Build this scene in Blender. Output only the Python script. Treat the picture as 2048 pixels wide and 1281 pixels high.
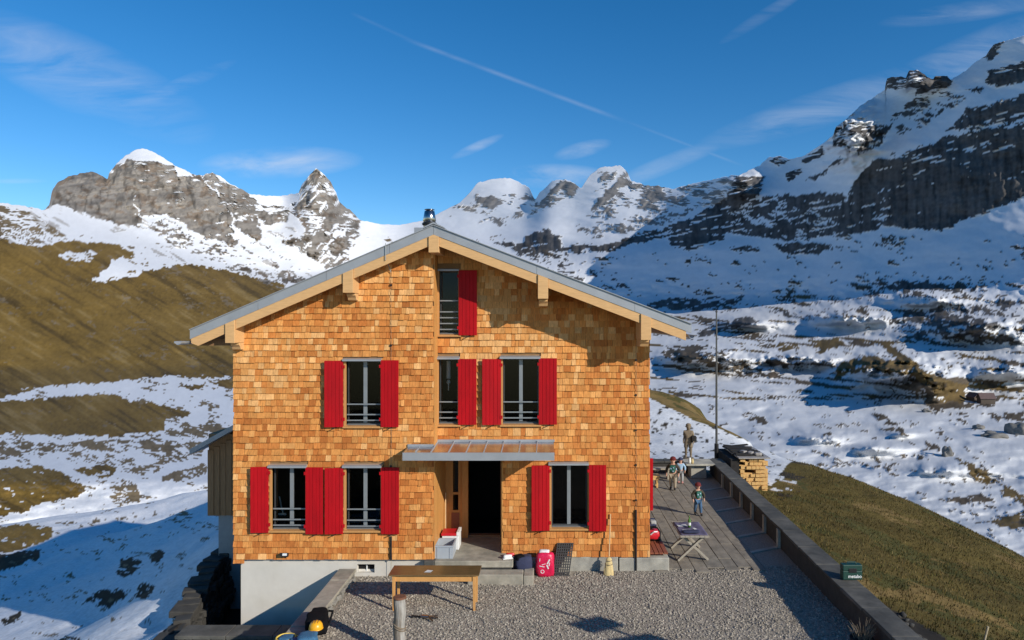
import bpy, bmesh, math, random
import numpy as np
from mathutils import Vector, Matrix, Euler

for o in list(bpy.data.objects):
    bpy.data.objects.remove(o)
scene = bpy.context.scene
COL = scene.collection
random.seed(7)
RNG = np.random.default_rng(11)
R = math.radians

# ------------------------------------------------------------------ camera
F = 1400.0            # focal length in photo pixels (2048 wide)
CX, CY = 1100.0, 640.0
D = F / 84.0          # camera to the right-hand wall plane (Y = 0)
ZC = 5.96             # camera height above the gravel
cam_d = bpy.data.cameras.new('camera')
cam = bpy.data.objects.new('camera', cam_d)
COL.objects.link(cam)
cam.location = (0, -D, ZC)
cam.rotation_euler = (R(90), 0, 0)
cam_d.sensor_width = 36
cam_d.lens = 36 * F / 2048
cam_d.shift_x = -(CX - 1024) / 2048
cam_d.clip_start = 0.1
cam_d.clip_end = 60000
scene.camera = cam

# ------------------------------------------------------------------ light
AZ, EL = R(51), R(24)
SUN = Vector((math.sin(AZ) * math.cos(EL), -math.cos(AZ) * math.cos(EL), math.sin(EL)))
sun_d = bpy.data.lights.new('sun', 'SUN')
sun_d.energy = 4.9
sun_d.angle = R(0.5)
sun_d.color = (1.0, 0.93, 0.82)
sun = bpy.data.objects.new('sun', sun_d)
COL.objects.link(sun)
sun.rotation_euler = (-SUN).to_track_quat('-Z', 'Y').to_euler()
sun.location = (30, -40, 40)

world = bpy.data.worlds.new('World')
scene.world = world
world.use_nodes = True
wt = world.node_tree
for n in list(wt.nodes):
    wt.nodes.remove(n)


def WN(t, **k):
    n = wt.nodes.new(t)
    for a, b in k.items():
        setattr(n, a, b)
    return n


def wmath(op, a, b=None, c=None, clamp=False):
    n = WN('ShaderNodeMath', operation=op, use_clamp=clamp)
    for i, v in enumerate((a, b, c)):
        if v is None:
            continue
        if isinstance(v, (int, float)):
            n.inputs[i].default_value = v
        else:
            wt.links.new(v, n.inputs[i])
    return n.outputs[0]


sky = WN('ShaderNodeTexSky', sky_type='NISHITA', sun_disc=False)
sky.sun_elevation = EL
sky.sun_rotation = R(180) - AZ
sky.altitude = 2100
sky.air_density = 1.0
sky.dust_density = 0.15
sky.ozone_density = 2.2
hsv = WN('ShaderNodeHueSaturation')
hsv.inputs['Saturation'].default_value = 1.36
hsv.inputs['Value'].default_value = 1.35
wt.links.new(sky.outputs[0], hsv.inputs['Color'])
# thin cirrus and one vapour trail, laid out by sky direction
tc = WN('ShaderNodeTexCoord')
sx = WN('ShaderNodeSeparateXYZ')
wt.links.new(tc.outputs['Generated'], sx.inputs[0])
yy = wmath('MAXIMUM', sx.outputs[1], 0.05)
U = wmath('DIVIDE', sx.outputs[0], yy)
V = wmath('DIVIDE', sx.outputs[2], yy)
cmb = WN('ShaderNodeCombineXYZ')
wt.links.new(U, cmb.inputs[0])
wt.links.new(V, cmb.inputs[1])


def wnoise(scale, sxy, rot, detail=6, rough=0.6, dist=0.6):
    mp = WN('ShaderNodeMapping')
    mp.inputs['Rotation'].default_value = (0, 0, rot)
    mp.inputs['Scale'].default_value = (sxy[0], sxy[1], 1)
    wt.links.new(cmb.outputs[0], mp.inputs[0])
    nz = WN('ShaderNodeTexNoise')
    nz.inputs['Scale'].default_value = scale
    nz.inputs['Detail'].default_value = detail
    nz.inputs['Roughness'].default_value = rough
    nz.inputs['Distortion'].default_value = dist
    wt.links.new(mp.outputs[0], nz.inputs['Vector'])
    return nz.outputs[0]


streak = wnoise(5.0, (1.0, 4.5), R(-14), 8, 0.62, 0.8)
puff = wnoise(9.0, (1.0, 3.0), R(-4), 8, 0.6, 0.4)
WISPS = [(560, 325, 170, 34, 2, 0.62, 1), (160, 150, 300, 80, -24, 0.34, 0), (330, 185, 160, 18, 24, 0.3, 0),
         (1105, 352, 120, 26, 0, 0.55, 1), (1165, 299, 62, 17, 14, 0.45, 1),
         (1700, 200, 330, 40, 17, 0.36, 0), (1960, 110, 260, 50, 22, 0.36, 0), (1940, 22, 190, 22, 8, 0.26, 0), (1530, 30, 110, 14, 32, 0.18, 0),
         (955, 293, 60, 11, 24, 0.35, 1), (1330, 330, 150, 20, 22, 0.3, 0), (30, 362, 70, 6, 0, 0.3, 0),
         (-500, 200, 400, 90, 10, 0.4, 0), (2700, 150, 500, 90, 15, 0.4, 0)]
cloud = None
for (cx, cy, rx, ry, ang, st, kind) in WISPS:
    u0, v0 = (cx - CX) / F, (CY - cy) / F
    du = wmath('SUBTRACT', U, u0)
    dv = wmath('SUBTRACT', V, v0)
    ca, sa = math.cos(R(ang)), math.sin(R(ang))
    a = wmath('ADD', wmath('MULTIPLY', du, ca * F / rx), wmath('MULTIPLY', dv, sa * F / rx))
    b = wmath('ADD', wmath('MULTIPLY', du, -sa * F / ry), wmath('MULTIPLY', dv, ca * F / ry))
    r2 = wmath('ADD', wmath('MULTIPLY', a, a), wmath('MULTIPLY', b, b))
    m = wmath('SUBTRACT', 1.0, r2, clamp=True)
    nz = puff if kind else streak
    nn = wmath('MULTIPLY', wmath('SUBTRACT', nz, 0.36), 2.4, clamp=True)
    m = wmath('MULTIPLY', wmath('MULTIPLY', m, nn), st)
    cloud = m if cloud is None else wmath('MAXIMUM', cloud, m)
for (x0, y0, x1, y1, wd, st) in [(700, 25, 862, 99, 5, 0.05), (800, 74, 1262, 247, 6, 0.17), (1240, 238, 1490, 333, 4, 0.09)]:
    u0, v0, u1, v1 = (x0 - CX) / F, (CY - y0) / F, (x1 - CX) / F, (CY - y1) / F
    L = math.hypot(u1 - u0, v1 - v0)
    tx, ty = (u1 - u0) / L, (v1 - v0) / L
    du = wmath('SUBTRACT', U, u0)
    dv = wmath('SUBTRACT', V, v0)
    al = wmath('DIVIDE', wmath('ADD', wmath('MULTIPLY', du, tx), wmath('MULTIPLY', dv, ty)), L)
    ac = wmath('ABSOLUTE', wmath('SUBTRACT', wmath('MULTIPLY', dv, tx), wmath('MULTIPLY', du, ty)))
    m = wmath('SUBTRACT', 1.0, wmath('MULTIPLY', ac, F / wd), clamp=True)
    e = wmath('MULTIPLY', wmath('MULTIPLY', al, wmath('SUBTRACT', 1.0, al)), 8.0, clamp=True)
    e = wmath('MULTIPLY', e, wmath('GREATER_THAN', wmath('MULTIPLY', al, wmath('SUBTRACT', 1.0, al)), 0.0))
    nn = wmath('MULTIPLY', wmath('SUBTRACT', puff, 0.2), 2.0, clamp=True)
    m = wmath('MULTIPLY', wmath('MULTIPLY', wmath('MULTIPLY', m, e), st), nn)
    cloud = wmath('MAXIMUM', cloud, m)
front = wmath('GREATER_THAN', sx.outputs[1], 0.06)
cloud = wmath('MULTIPLY', cloud, front)
mixc = WN('ShaderNodeMix', data_type='RGBA')
wt.links.new(cloud, mixc.inputs[0])
wt.links.new(hsv.outputs[0], mixc.inputs[6])
mixc.inputs[7].default_value = (7.2, 7.6, 8.3, 1)
bg = WN('ShaderNodeBackground')
bg.inputs['Strength'].default_value = 0.104
wt.links.new(mixc.outputs[2], bg.inputs[0])
wo = WN('ShaderNodeOutputWorld')
wt.links.new(bg.outputs[0], wo.inputs[0])

vs = scene.view_settings
vs.view_transform = 'Standard'
vs.look = 'None'
vs.exposure = 0.0
vs.gamma = 1.0
vs.use_curve_mapping = False
scene.render.resolution_x = 1024
scene.render.resolution_y = 640


# ------------------------------------------------------------------ helpers
def P(px, py, Y):
    d = D + Y
    return Vector(((px - CX) * d / F, Y, ZC - (py - CY) * d / F))


def PX(px, Y):
    return (px - CX) * (D + Y) / F


def PZ(py, Y):
    return ZC - (py - CY) * (D + Y) / F


def G(px, py, z=0.0):
    """point on the horizontal plane z seen at that pixel"""
    d = F * (ZC - z) / (py - CY)
    return Vector(((px - CX) * d / F, d - D, z))


MATS = {}


def mat(name, col, rough=0.7, var=0.15, scale=8.0, stretch=(1, 1, 1), bump=0.0, metal=0.0, spec=0.5, attr=None,
        spots=None, detail=6, bscale=None, trans=0, col2=None):
    m = bpy.data.materials.new(name)
    m.use_nodes = True
    nt = m.node_tree
    b = nt.nodes['Principled BSDF']
    b.inputs['Roughness'].default_value = rough
    b.inputs['Metallic'].default_value = metal
    b.inputs['Specular IOR Level'].default_value = spec
    t = nt.nodes.new('ShaderNodeTexCoord')
    mp = nt.nodes.new('ShaderNodeMapping')
    mp.inputs['Scale'].default_value = stretch
    nt.links.new(t.outputs['Object'], mp.inputs[0])
    nz = nt.nodes.new('ShaderNodeTexNoise')
    nz.inputs['Scale'].default_value = scale
    nz.inputs['Detail'].default_value = detail
    nz.inputs['Roughness'].default_value = 0.65
    nt.links.new(mp.outputs[0], nz.inputs['Vector'])
    rm = nt.nodes.new('ShaderNodeMapRange')
    rm.inputs['From Min'].default_value = 0.25
    rm.inputs['From Max'].default_value = 0.75
    rm.inputs['To Min'].default_value = 1 - var
    rm.inputs['To Max'].default_value = 1 + var
    nt.links.new(nz.outputs[0], rm.inputs[0])
    vm = nt.nodes.new('ShaderNodeVectorMath')
    vm.operation = 'SCALE'
    if attr:
        at = nt.nodes.new('ShaderNodeAttribute')
        at.attribute_name = attr
        src = at.outputs['Color']
    else:
        rgb = nt.nodes.new('ShaderNodeRGB')
        rgb.outputs[0].default_value = (*col, 1)
        src = rgb.outputs[0]
    if col2:
        n2 = nt.nodes.new('ShaderNodeTexNoise')
        n2.inputs['Scale'].default_value = scale * 0.37
        n2.inputs['Detail'].default_value = 5
        nt.links.new(mp.outputs[0], n2.inputs['Vector'])
        r2 = nt.nodes.new('ShaderNodeMapRange')
        r2.inputs['From Min'].default_value = 0.42
        r2.inputs['From Max'].default_value = 0.62
        nt.links.new(n2.outputs[0], r2.inputs[0])
        mx = nt.nodes.new('ShaderNodeMix')
        mx.data_type = 'RGBA'
        nt.links.new(r2.outputs[0], mx.inputs[0])
        nt.links.new(src, mx.inputs[6])
        mx.inputs[7].default_value = (*col2, 1)
        src = mx.outputs[2]
    nt.links.new(src, vm.inputs[0])
    nt.links.new(rm.outputs[0], vm.inputs['Scale'])
    nt.links.new(vm.outputs[0], b.inputs['Base Color'])
    if bump:
        bp = nt.nodes.new('ShaderNodeBump')
        bp.inputs['Strength'].default_value = bump
        bp.inputs['Distance'].default_value = 0.02
        if bscale:
            nb = nt.nodes.new('ShaderNodeTexNoise')
            nb.inputs['Scale'].default_value = bscale
            nb.inputs['Detail'].default_value = 6
            nt.links.new(mp.outputs[0], nb.inputs['Vector'])
            nt.links.new(nb.outputs[0], bp.inputs['Height'])
        else:
            nt.links.new(nz.outputs[0], bp.inputs['Height'])
        nt.links.new(bp.outputs[0], b.inputs['Normal'])
    MATS[name] = m
    return m


M = {}
M['shingle'] = mat('cedar_shingle', None, 0.75, 0.34, 6, (6, 6, 0.45), 0.4, attr='Col', spec=0.2)
M['wall_board'] = mat('wall_sheathing', (0.25, 0.14, 0.06), 0.8)
M['new_wood'] = mat('planed_spruce', (0.60, 0.36, 0.16), 0.6, 0.14, 5, (1.0, 6, 6), 0.08, spec=0.3)
M['honey_wood'] = mat('honey_wood', (0.52, 0.245, 0.07), 0.6, 0.16, 6, (5, 5, 0.8), 0.1, spec=0.3)
M['casing'] = mat('window_casing', (0.50, 0.25, 0.085), 0.6, 0.12, 6, (6, 6, 0.8), spec=0.3)
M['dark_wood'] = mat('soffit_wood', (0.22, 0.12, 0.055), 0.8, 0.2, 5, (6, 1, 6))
M['red'] = mat('red_paint', (0.40, 0.0035, 0.008), 0.6, 0.16, 3, (3, 3, 0.5), 0.08, spec=0.18, col2=(0.34, 0.004, 0.008))
M['iron'] = mat('dark_iron', (0.03, 0.03, 0.032), 0.5, 0.1, metal=0.6)
M['greyframe'] = mat('grey_window_paint', (0.14, 0.15, 0.155), 0.5, 0.08)
M['darkframe'] = mat('dark_window_frame', (0.045, 0.045, 0.045), 0.5, 0.08)
M['railgrey'] = mat('grey_rail_paint', (0.24, 0.26, 0.27), 0.45, 0.08, metal=0.3)
M['zinc'] = mat('zinc_sheet', (0.34, 0.355, 0.375), 0.5, 0.12, 2.2, (1, 1, 1), 0.04, metal=0.35, spec=0.5)
M['zinc_top'] = mat('zinc_canopy_sheet', (0.55, 0.55, 0.57), 0.22, 0.15, 2.2, metal=0.95)
M['steel'] = mat('stainless_steel', (0.38, 0.38, 0.39), 0.22, 0.1, 4, metal=1.0)
M['plaster'] = mat('white_plaster', (0.58, 0.55, 0.49), 0.9, 0.07, 2.5, bump=0.08, col2=(0.52, 0.485, 0.42))
M['concrete'] = mat('rough_concrete', (0.40, 0.375, 0.31), 0.9, 0.28, 4, bump=0.4, col2=(0.29, 0.275, 0.235))
M['slate'] = mat('slate_slab', (0.105, 0.10, 0.088), 0.8, 0.35, 3.5, bump=0.5, col2=(0.065, 0.064, 0.058), spec=0.25)
M['wallstone'] = mat('dark_wall_stone', (0.045, 0.042, 0.037), 0.9, 0.35, 5, bump=0.5)  # tone lowered to stand in for deep shade on the wall faces
M['palestone'] = mat('pale_stone', (0.26, 0.245, 0.21), 0.9, 0.35, 5, bump=0.5, col2=(0.16, 0.15, 0.13))
M['step'] = mat('weathered_step_stone', (0.34, 0.305, 0.24), 0.85, 0.28, 5, bump=0.4, col2=(0.24, 0.22, 0.175))
M['paving'] = mat('weathered_paving', (0.23, 0.198, 0.152), 0.85, 0.4, 5, (1, 0.6, 1), 0.3, col2=(0.19, 0.165, 0.13))
M['gravel'] = mat('gravel_bed', (0.29, 0.252, 0.20), 0.95, 0.55, 26, bump=1.0, detail=8)
M['pebble'] = mat('pebble', None, 0.9, 0.15, 8, attr='Col')
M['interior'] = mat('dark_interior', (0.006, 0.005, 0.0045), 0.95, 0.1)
M['glass_tint'] = None
M['oldplank'] = mat('weathered_plank', (0.30, 0.165, 0.075), 0.85, 0.3, 5, (6, 6, 0.6), 0.2)
M['lime'] = mat('grey_render', (0.30, 0.31, 0.31), 0.9, 0.1)
M['bench_red'] = mat('reddish_bench_wood', (0.24, 0.07, 0.03), 0.6, 0.2, 5, (6, 0.6, 6), 0.1)
M['table_top'] = mat('table_laminate', (0.15, 0.095, 0.04), 0.22, 0.22, 4, (0.8, 5, 1), spec=0.6)
M['table_leg'] = mat('table_beech', (0.58, 0.29, 0.09), 0.5, 0.12, 5, (2, 2, 1))
M['grey_wood'] = mat('silvered_wood', (0.34, 0.30, 0.235), 0.85, 0.22, 5, (4, 4, 4), 0.15)
M['plastic_grey'] = mat('grey_plastic', (0.36, 0.39, 0.42), 0.45, 0.06)
M['white'] = mat('white_plastic', (0.72, 0.72, 0.70), 0.5, 0.06)
M['plastic_red'] = mat('red_plastic', (0.52, 0.012, 0.02), 0.4, 0.08)
M['bag_red'] = mat('crinkled_red_bag', (0.62, 0.012, 0.065), 0.35, 0.18, 12, bump=0.5)
M['grate'] = mat('rubber_grate', (0.035, 0.032, 0.03), 0.7, 0.3)
M['straw'] = mat('broom_straw', (0.58, 0.44, 0.20), 0.8, 0.3, 12, (8, 8, 0.8), 0.3)
M['handle'] = mat('broom_handle', (0.60, 0.40, 0.20), 0.6, 0.1)
M['log'] = mat('weathered_log', (0.15, 0.12, 0.09), 0.9, 0.45, 6, (5, 5, 0.7), 0.6, col2=(0.30, 0.28, 0.25))
M['rust'] = mat('rusty_cap', (0.17, 0.07, 0.035), 0.7, 0.3)
M['rope'] = mat('old_rope', (0.20, 0.15, 0.10), 0.9, 0.2)
M['green_case'] = mat('dark_green_plastic', (0.007, 0.045, 0.034), 0.5, 0.08)
M['black'] = mat('black_fabric', (0.008, 0.008, 0.009), 0.95, 0.3, 20, bump=0.2, spec=0.1)
M['yellow'] = mat('yellow_helmet', (0.75, 0.36, 0.012), 0.35, 0.05)
M['yellow_rope'] = mat('yellow_rope', (0.72, 0.52, 0.10), 0.8, 0.15)
M['blue_cloth'] = mat('blue_cloth', (0.035, 0.12, 0.22), 0.8, 0.45, 9, (6, 6, 1), 0.2)
M['navy'] = mat('navy_cloth', (0.025, 0.03, 0.07), 0.85, 0.3)
M['timber'] = mat('stacked_timber', (0.60, 0.36, 0.13), 0.75, 0.28, 4, (5, 1, 5), 0.15)
M['tarp'] = mat('grey_tarp', (0.30, 0.28, 0.26), 0.6, 0.35, 5, bump=0.5)
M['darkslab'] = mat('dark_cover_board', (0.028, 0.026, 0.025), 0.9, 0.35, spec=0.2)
M['statue'] = mat('carved_weathered_wood', (0.20, 0.155, 0.105), 0.9, 0.3, 14, (1, 1, 0.5), 0.4)
M['pole'] = mat('galvanised_pole', (0.085, 0.085, 0.082), 0.5, 0.1, metal=0.3)
M['skin'] = mat('skin', (0.58, 0.32, 0.22), 0.6, 0.04)
M['jacket'] = mat('dark_brown_jacket', (0.045, 0.035, 0.022), 0.85, 0.2)
M['green_bib'] = mat('green_bib', (0.02, 0.12, 0.085), 0.8, 0.2)
M['jeans'] = mat('blue_jeans', (0.05, 0.11, 0.20), 0.85, 0.2)
M['beige'] = mat('beige_trousers', (0.33, 0.27, 0.19), 0.85, 0.15)
M['cap_red'] = mat('red_knit_cap', (0.12, 0.012, 0.012), 0.9, 0.2)
M['lightblue'] = mat('light_blue_jacket', (0.32, 0.45, 0.58), 0.8, 0.1)
M['palegrey'] = mat('pale_grey_trousers', (0.36, 0.36, 0.35), 0.85, 0.1)
M['pink'] = mat('pink_boots', (0.55, 0.25, 0.22), 0.7, 0.1)
M['boot'] = mat('dark_boots', (0.02, 0.018, 0.016), 0.6, 0.1)
M['bottle'] = mat('green_bottle', (0.06, 0.16, 0.015), 0.12, 0.05, spec=0.7)
M['paper'] = mat('paper', (0.62, 0.62, 0.60), 0.8, 0.05)
M['purple'] = mat('purple_cloth', (0.105, 0.09, 0.15), 0.85, 0.3, 6)
M['dry_grass'] = mat('dry_grass', None, 0.85, 0.2, 9, attr='Col', spec=0.15)
M['terrain'] = mat('terrain', None, 0.92, 0.10, 3.0, bump=0.0, attr='Col', spec=0.12)
M['ground'] = mat('hill_ground', None, 0.92, 0.22, 7.0, bump=0.6, attr='Col', spec=0.12)
M['rock'] = mat('grey_rock', (0.17, 0.16, 0.145), 0.92, 0.35, 0.9, bump=0.6)
M['dark_fill'] = mat('dark_soil', (0.035, 0.03, 0.026), 0.95, 0.4, 4, bump=0.6)
M['ember_roof'] = mat('cabin_roof', (0.13, 0.085, 0.075), 0.8, 0.3, 2)
M['cabin'] = mat('cabin_timber', (0.10, 0.075, 0.055), 0.85, 0.3, 2)
M['straw_pale'] = mat('pale_stake', (0.45, 0.37, 0.24), 0.8, 0.2)
# window glass: clear pane with a faint reflection
gm = bpy.data.materials.new('window_glass')
gm.use_nodes = True
nt = gm.node_tree
nt.nodes.remove(nt.nodes['Principled BSDF'])
tr = nt.nodes.new('ShaderNodeBsdfTransparent')
tr.inputs[0].default_value = (0.72, 0.75, 0.76, 1)
gl = nt.nodes.new('ShaderNodeBsdfGlossy')
gl.inputs['Roughness'].default_value = 0.03
fr = nt.nodes.new('ShaderNodeFresnel')
fr.inputs[0].default_value = 1.28
ng = nt.nodes.new('ShaderNodeTexNoise')
ng.inputs['Scale'].default_value = 1.3
bpn = nt.nodes.new('ShaderNodeBump')
bpn.inputs['Strength'].default_value = 0.06
nt.links.new(ng.outputs[0], bpn.inputs['Height'])
nt.links.new(bpn.outputs[0], gl.inputs['Normal'])
mx = nt.nodes.new('ShaderNodeMixShader')
nt.links.new(fr.outputs[0], mx.inputs[0])
nt.links.new(tr.outputs[0], mx.inputs[1])
nt.links.new(gl.outputs[0], mx.inputs[2])
nt.links.new(mx.outputs[0], nt.nodes['Material Output'].inputs[0])
M['glass'] = gm

WORLD = {}


def adopt(o, parent):
    if parent is not None:
        o.parent = parent
        o.matrix_parent_inverse = WORLD.get(parent.name, Matrix()).inverted()


class MB:
    def __init__(s):
        s.v, s.f = [], []

    def add(s, vs_, fs_):
        n = len(s.v)
        s.v += [tuple(p) for p in vs_]
        s.f += [tuple(i + n for i in q) for q in fs_]
        return s

    def hexa(s, p):
        return s.add(p, [(0, 3, 2, 1), (4, 5, 6, 7), (0, 1, 5, 4), (1, 2, 6, 5), (2, 3, 7, 6), (3, 0, 4, 7)])

    def box(s, x0, x1, y0, y1, z0, z1):
        return s.hexa([(x0, y0, z0), (x1, y0, z0), (x1, y1, z0), (x0, y1, z0),
                       (x0, y0, z1), (x1, y0, z1), (x1, y1, z1), (x0, y1, z1)])

    def obox(s, c, size, rot=(0, 0, 0)):
        m = Euler(rot).to_matrix()
        c = Vector(c)
        hx, hy, hz = [a / 2 for a in size]
        ps = [(-hx, -hy, -hz), (hx, -hy, -hz), (hx, hy, -hz), (-hx, hy, -hz),
              (-hx, -hy, hz), (hx, -hy, hz), (hx, hy, hz), (-hx, hy, hz)]
        return s.hexa([c + m @ Vector(p) for p in ps])

    def bar(s, p0, p1, w, h, up=(0, 0, 1)):
        p0, p1 = Vector(p0), Vector(p1)
        d = (p1 - p0).normalized()
        u = Vector(up)
        sd = d.cross(u).normalized() * (w / 2)
        u = sd.cross(d).normalized() * (h / 2)
        return s.hexa([p0 - sd - u, p0 + sd - u, p1 + sd - u, p1 - sd - u,
                       p0 - sd + u, p0 + sd + u, p1 + sd + u, p1 - sd + u])

    def prism(s, poly, y0, y1):
        """poly: list of (x, z), extruded along Y"""
        n = len(poly)
        vs_ = [(x, y0, z) for x, z in poly] + [(x, y1, z) for x, z in poly]
        fs_ = [tuple(range(n)), tuple(range(2 * n - 1, n - 1, -1))]
        fs_ += [(i, i + n, (i + 1) % n + n, (i + 1) % n) for i in range(n)]
        return s.add(vs_, fs_)

    def cyl(s, p0, p1, r0, r1=None, n=12):
        r1 = r0 if r1 is None else r1
        return s.tube([p0, p1], [r0, r1], n)

    def tube(s, pts, r, n=8, cap=True):
        pts = [Vector(p) for p in pts]
        if not isinstance(r, (list, tuple)):
            r = [r] * len(pts)
        vs_, fs_ = [], []
        ref = None
        for i, p in enumerate(pts):
            a = pts[max(i - 1, 0)]
            b = pts[min(i + 1, len(pts) - 1)]
            d = (b - a).normalized()
            if ref is None:
                ref = Vector((0, 0, 1)) if abs(d.z) < 0.9 else Vector((1, 0, 0))
            u = d.cross(ref).normalized()
            w = u.cross(d).normalized()
            ref = w
            for k in range(n):
                an = 2 * math.pi * k / n
                vs_.append(p + (u * math.cos(an) + w * math.sin(an)) * r[i])
        for i in range(len(pts) - 1):
            for k in range(n):
                k2 = (k + 1) % n
                fs_.append((i * n + k, i * n + k2, (i + 1) * n + k2, (i + 1) * n + k))
        if cap:
            fs_.append(tuple(range(n - 1, -1, -1)))
            m0 = (len(pts) - 1) * n
            fs_.append(tuple(m0 + k for k in range(n)))
        return s.add(vs_, fs_)

    def lathe(s, prof, c, n=20, axis=None):
        c = Vector(c)
        vs_, fs_ = [], []
        for r, z in prof:
            for k in range(n):
                an = 2 * math.pi * k / n
                p = Vector((r * math.cos(an), r * math.sin(an), z))
                if axis is not None:
                    p = axis @ p
                vs_.append(c + p)
        for i in range(len(prof) - 1):
            for k in range(n):
                k2 = (k + 1) % n
                fs_.append((i * n + k, i * n + k2, (i + 1) * n + k2, (i + 1) * n + k))
        return s.add(vs_, fs_)

    def torus(s, c, R0, r, n=28, m=8, axis=None):
        c = Vector(c)
        vs_, fs_ = [], []
        for i in range(n):
            a = 2 * math.pi * i / n
            for j in range(m):
                b = 2 * math.pi * j / m
                p = Vector(((R0 + r * math.cos(b)) * math.cos(a), (R0 + r * math.cos(b)) * math.sin(a), r * math.sin(b)))
                if axis is not None:
                    p = axis @ p
                vs_.append(c + p)
        for i in range(n):
            for j in range(m):
                fs_.append((i * m + j, ((i + 1) % n) * m + j, ((i + 1) % n) * m + (j + 1) % m, i * m + (j + 1) % m))
        return s.add(vs_, fs_)

    def build(s, name, m, parent=None, smooth=False, bevel=0, seg=2, kind=None):
        me = bpy.data.meshes.new(name)
        me.from_pydata([tuple(p) for p in s.v], [], s.f)
        me.validate()
        if m is not None:
            me.materials.append(M[m] if isinstance(m, str) else m)
        if smooth:
            me.polygons.foreach_set('use_smooth', [True] * len(me.polygons))
        o = bpy.data.objects.new(name, me)
        COL.objects.link(o)
        adopt(o, parent)
        if bevel:
            b = o.modifiers.new('bevel', 'BEVEL')
            b.width = bevel
            b.segments = seg
            b.limit_method = 'ANGLE'
        if kind:
            o['kind'] = kind
        return o


def tag(o, label, cat, group=None):
    o['label'] = label
    o['category'] = cat
    if group:
        o['group'] = group
    return o


def thing(name, label, cat, loc=(0, 0, 0), group=None):
    o = bpy.data.objects.new(name, None)
    COL.objects.link(o)
    o.location = loc
    o.empty_display_size = 0.2
    WORLD[o.name] = Matrix.Translation(Vector(loc))
    return tag(o, label, cat, group)


# ---- numpy noise
def _h(ix, iy, iz, seed):
    n = (ix * 374761393 + iy * 668265263 + iz * 2147483647 + seed * 144665) & 0xFFFFFFFF
    n = ((n ^ (n >> 13)) * 1274126177) & 0xFFFFFFFF
    n = ((n ^ (n >> 16)) * 2246822519) & 0xFFFFFFFF
    return ((n ^ (n >> 15)) & 0xFFFF).astype(np.float32) / 65535.0


def vnoise(x, y, z=None, seed=0):
    x = np.asarray(x, np.float64)
    y = np.asarray(y, np.float64)
    ix, iy = np.floor(x).astype(np.int64), np.floor(y).astype(np.int64)
    fx, fy = x - ix, y - iy
    fx = fx * fx * fx * (fx * (fx * 6 - 15) + 10)
    fy = fy * fy * fy * (fy * (fy * 6 - 15) + 10)
    iz = np.zeros_like(ix)
    a = _h(ix, iy, iz, seed) * (1 - fx) + _h(ix + 1, iy, iz, seed) * fx
    b = _h(ix, iy + 1, iz, seed) * (1 - fx) + _h(ix + 1, iy + 1, iz, seed) * fx
    return (a * (1 - fy) + b * fy) * 2 - 1


def fbm(x, y, oct=5, seed=0, gain=0.5, ridged=False):
    s, a, t = 0.0, 1.0, 0.0
    ca, sa = math.cos(0.6), math.sin(0.6)
    for i in range(oct):
        n = vnoise(x, y, seed=seed + i * 17)
        if ridged:
            n = 1 - 2 * np.abs(n)
        s = s + a * n
        t += a
        a *= gain
        x, y = (x * ca - y * sa) * 2.03 + 3.1, (x * sa + y * ca) * 2.03 + 1.7
    return s / t


def inpoly(px, py, poly):
    poly = np.asarray(poly, float)
    res = np.zeros(px.shape, bool)
    bx0, by0 = poly.min(0)
    bx1, by1 = poly.max(0)
    sel = (px >= bx0) & (px <= bx1) & (py >= by0) & (py <= by1)
    if not sel.any():
        return res
    x, y = px[sel], py[sel]
    r = np.zeros(x.shape, bool)
    n = len(poly)
    for i in range(n):
        x0, y0 = poly[i]
        x1, y1 = poly[(i + 1) % n]
        if y0 == y1:
            continue
        c = ((y0 > y) != (y1 > y)) & (x < (x1 - x0) * (y - y0) / (y1 - y0) + x0)
        r ^= c
    res[sel] = r
    return res


def sstep(a, b, x):
    t = np.clip((x - a) / (b - a), 0, 1)
    return t * t * (3 - 2 * t)


def grid_mesh(name, X, Y, Z, C, material, wrap=False):
    nr, nc = X.shape
    co = np.stack([X, Y, Z], -1).reshape(-1, 3).astype(np.float32)
    me = bpy.data.meshes.new(name)
    me.vertices.add(nr * nc)
    me.vertices.foreach_set('co', co.ravel())
    r = np.arange(nr - 1)[:, None]
    c = np.arange(nc if wrap else nc - 1)[None, :]
    c2 = (c + 1) % nc
    q = np.stack([r * nc + c, r * nc + c2, (r + 1) * nc + c2, (r + 1) * nc + c], -1).reshape(-1, 4).astype(np.int32)
    nq = len(q)
    me.loops.add(nq * 4)
    me.loops.foreach_set('vertex_index', q.ravel())
    me.polygons.add(nq)
    me.polygons.foreach_set('loop_start', np.arange(nq, dtype=np.int32) * 4)
    me.polygons.foreach_set('use_smooth', np.ones(nq, bool))
    me.update(calc_edges=True)
    at = me.color_attributes.new('Col', 'FLOAT_COLOR', 'POINT')
    cc = np.ones((nr * nc, 4), np.float32)
    cc[:, :3] = C.reshape(-1, 3)
    at.data.foreach_set('color', cc.ravel())
    me.materials.append(M[material])
    o = bpy.data.objects.new(name, me)
    COL.objects.link(o)
    o['kind'] = 'structure'
    return o


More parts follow.
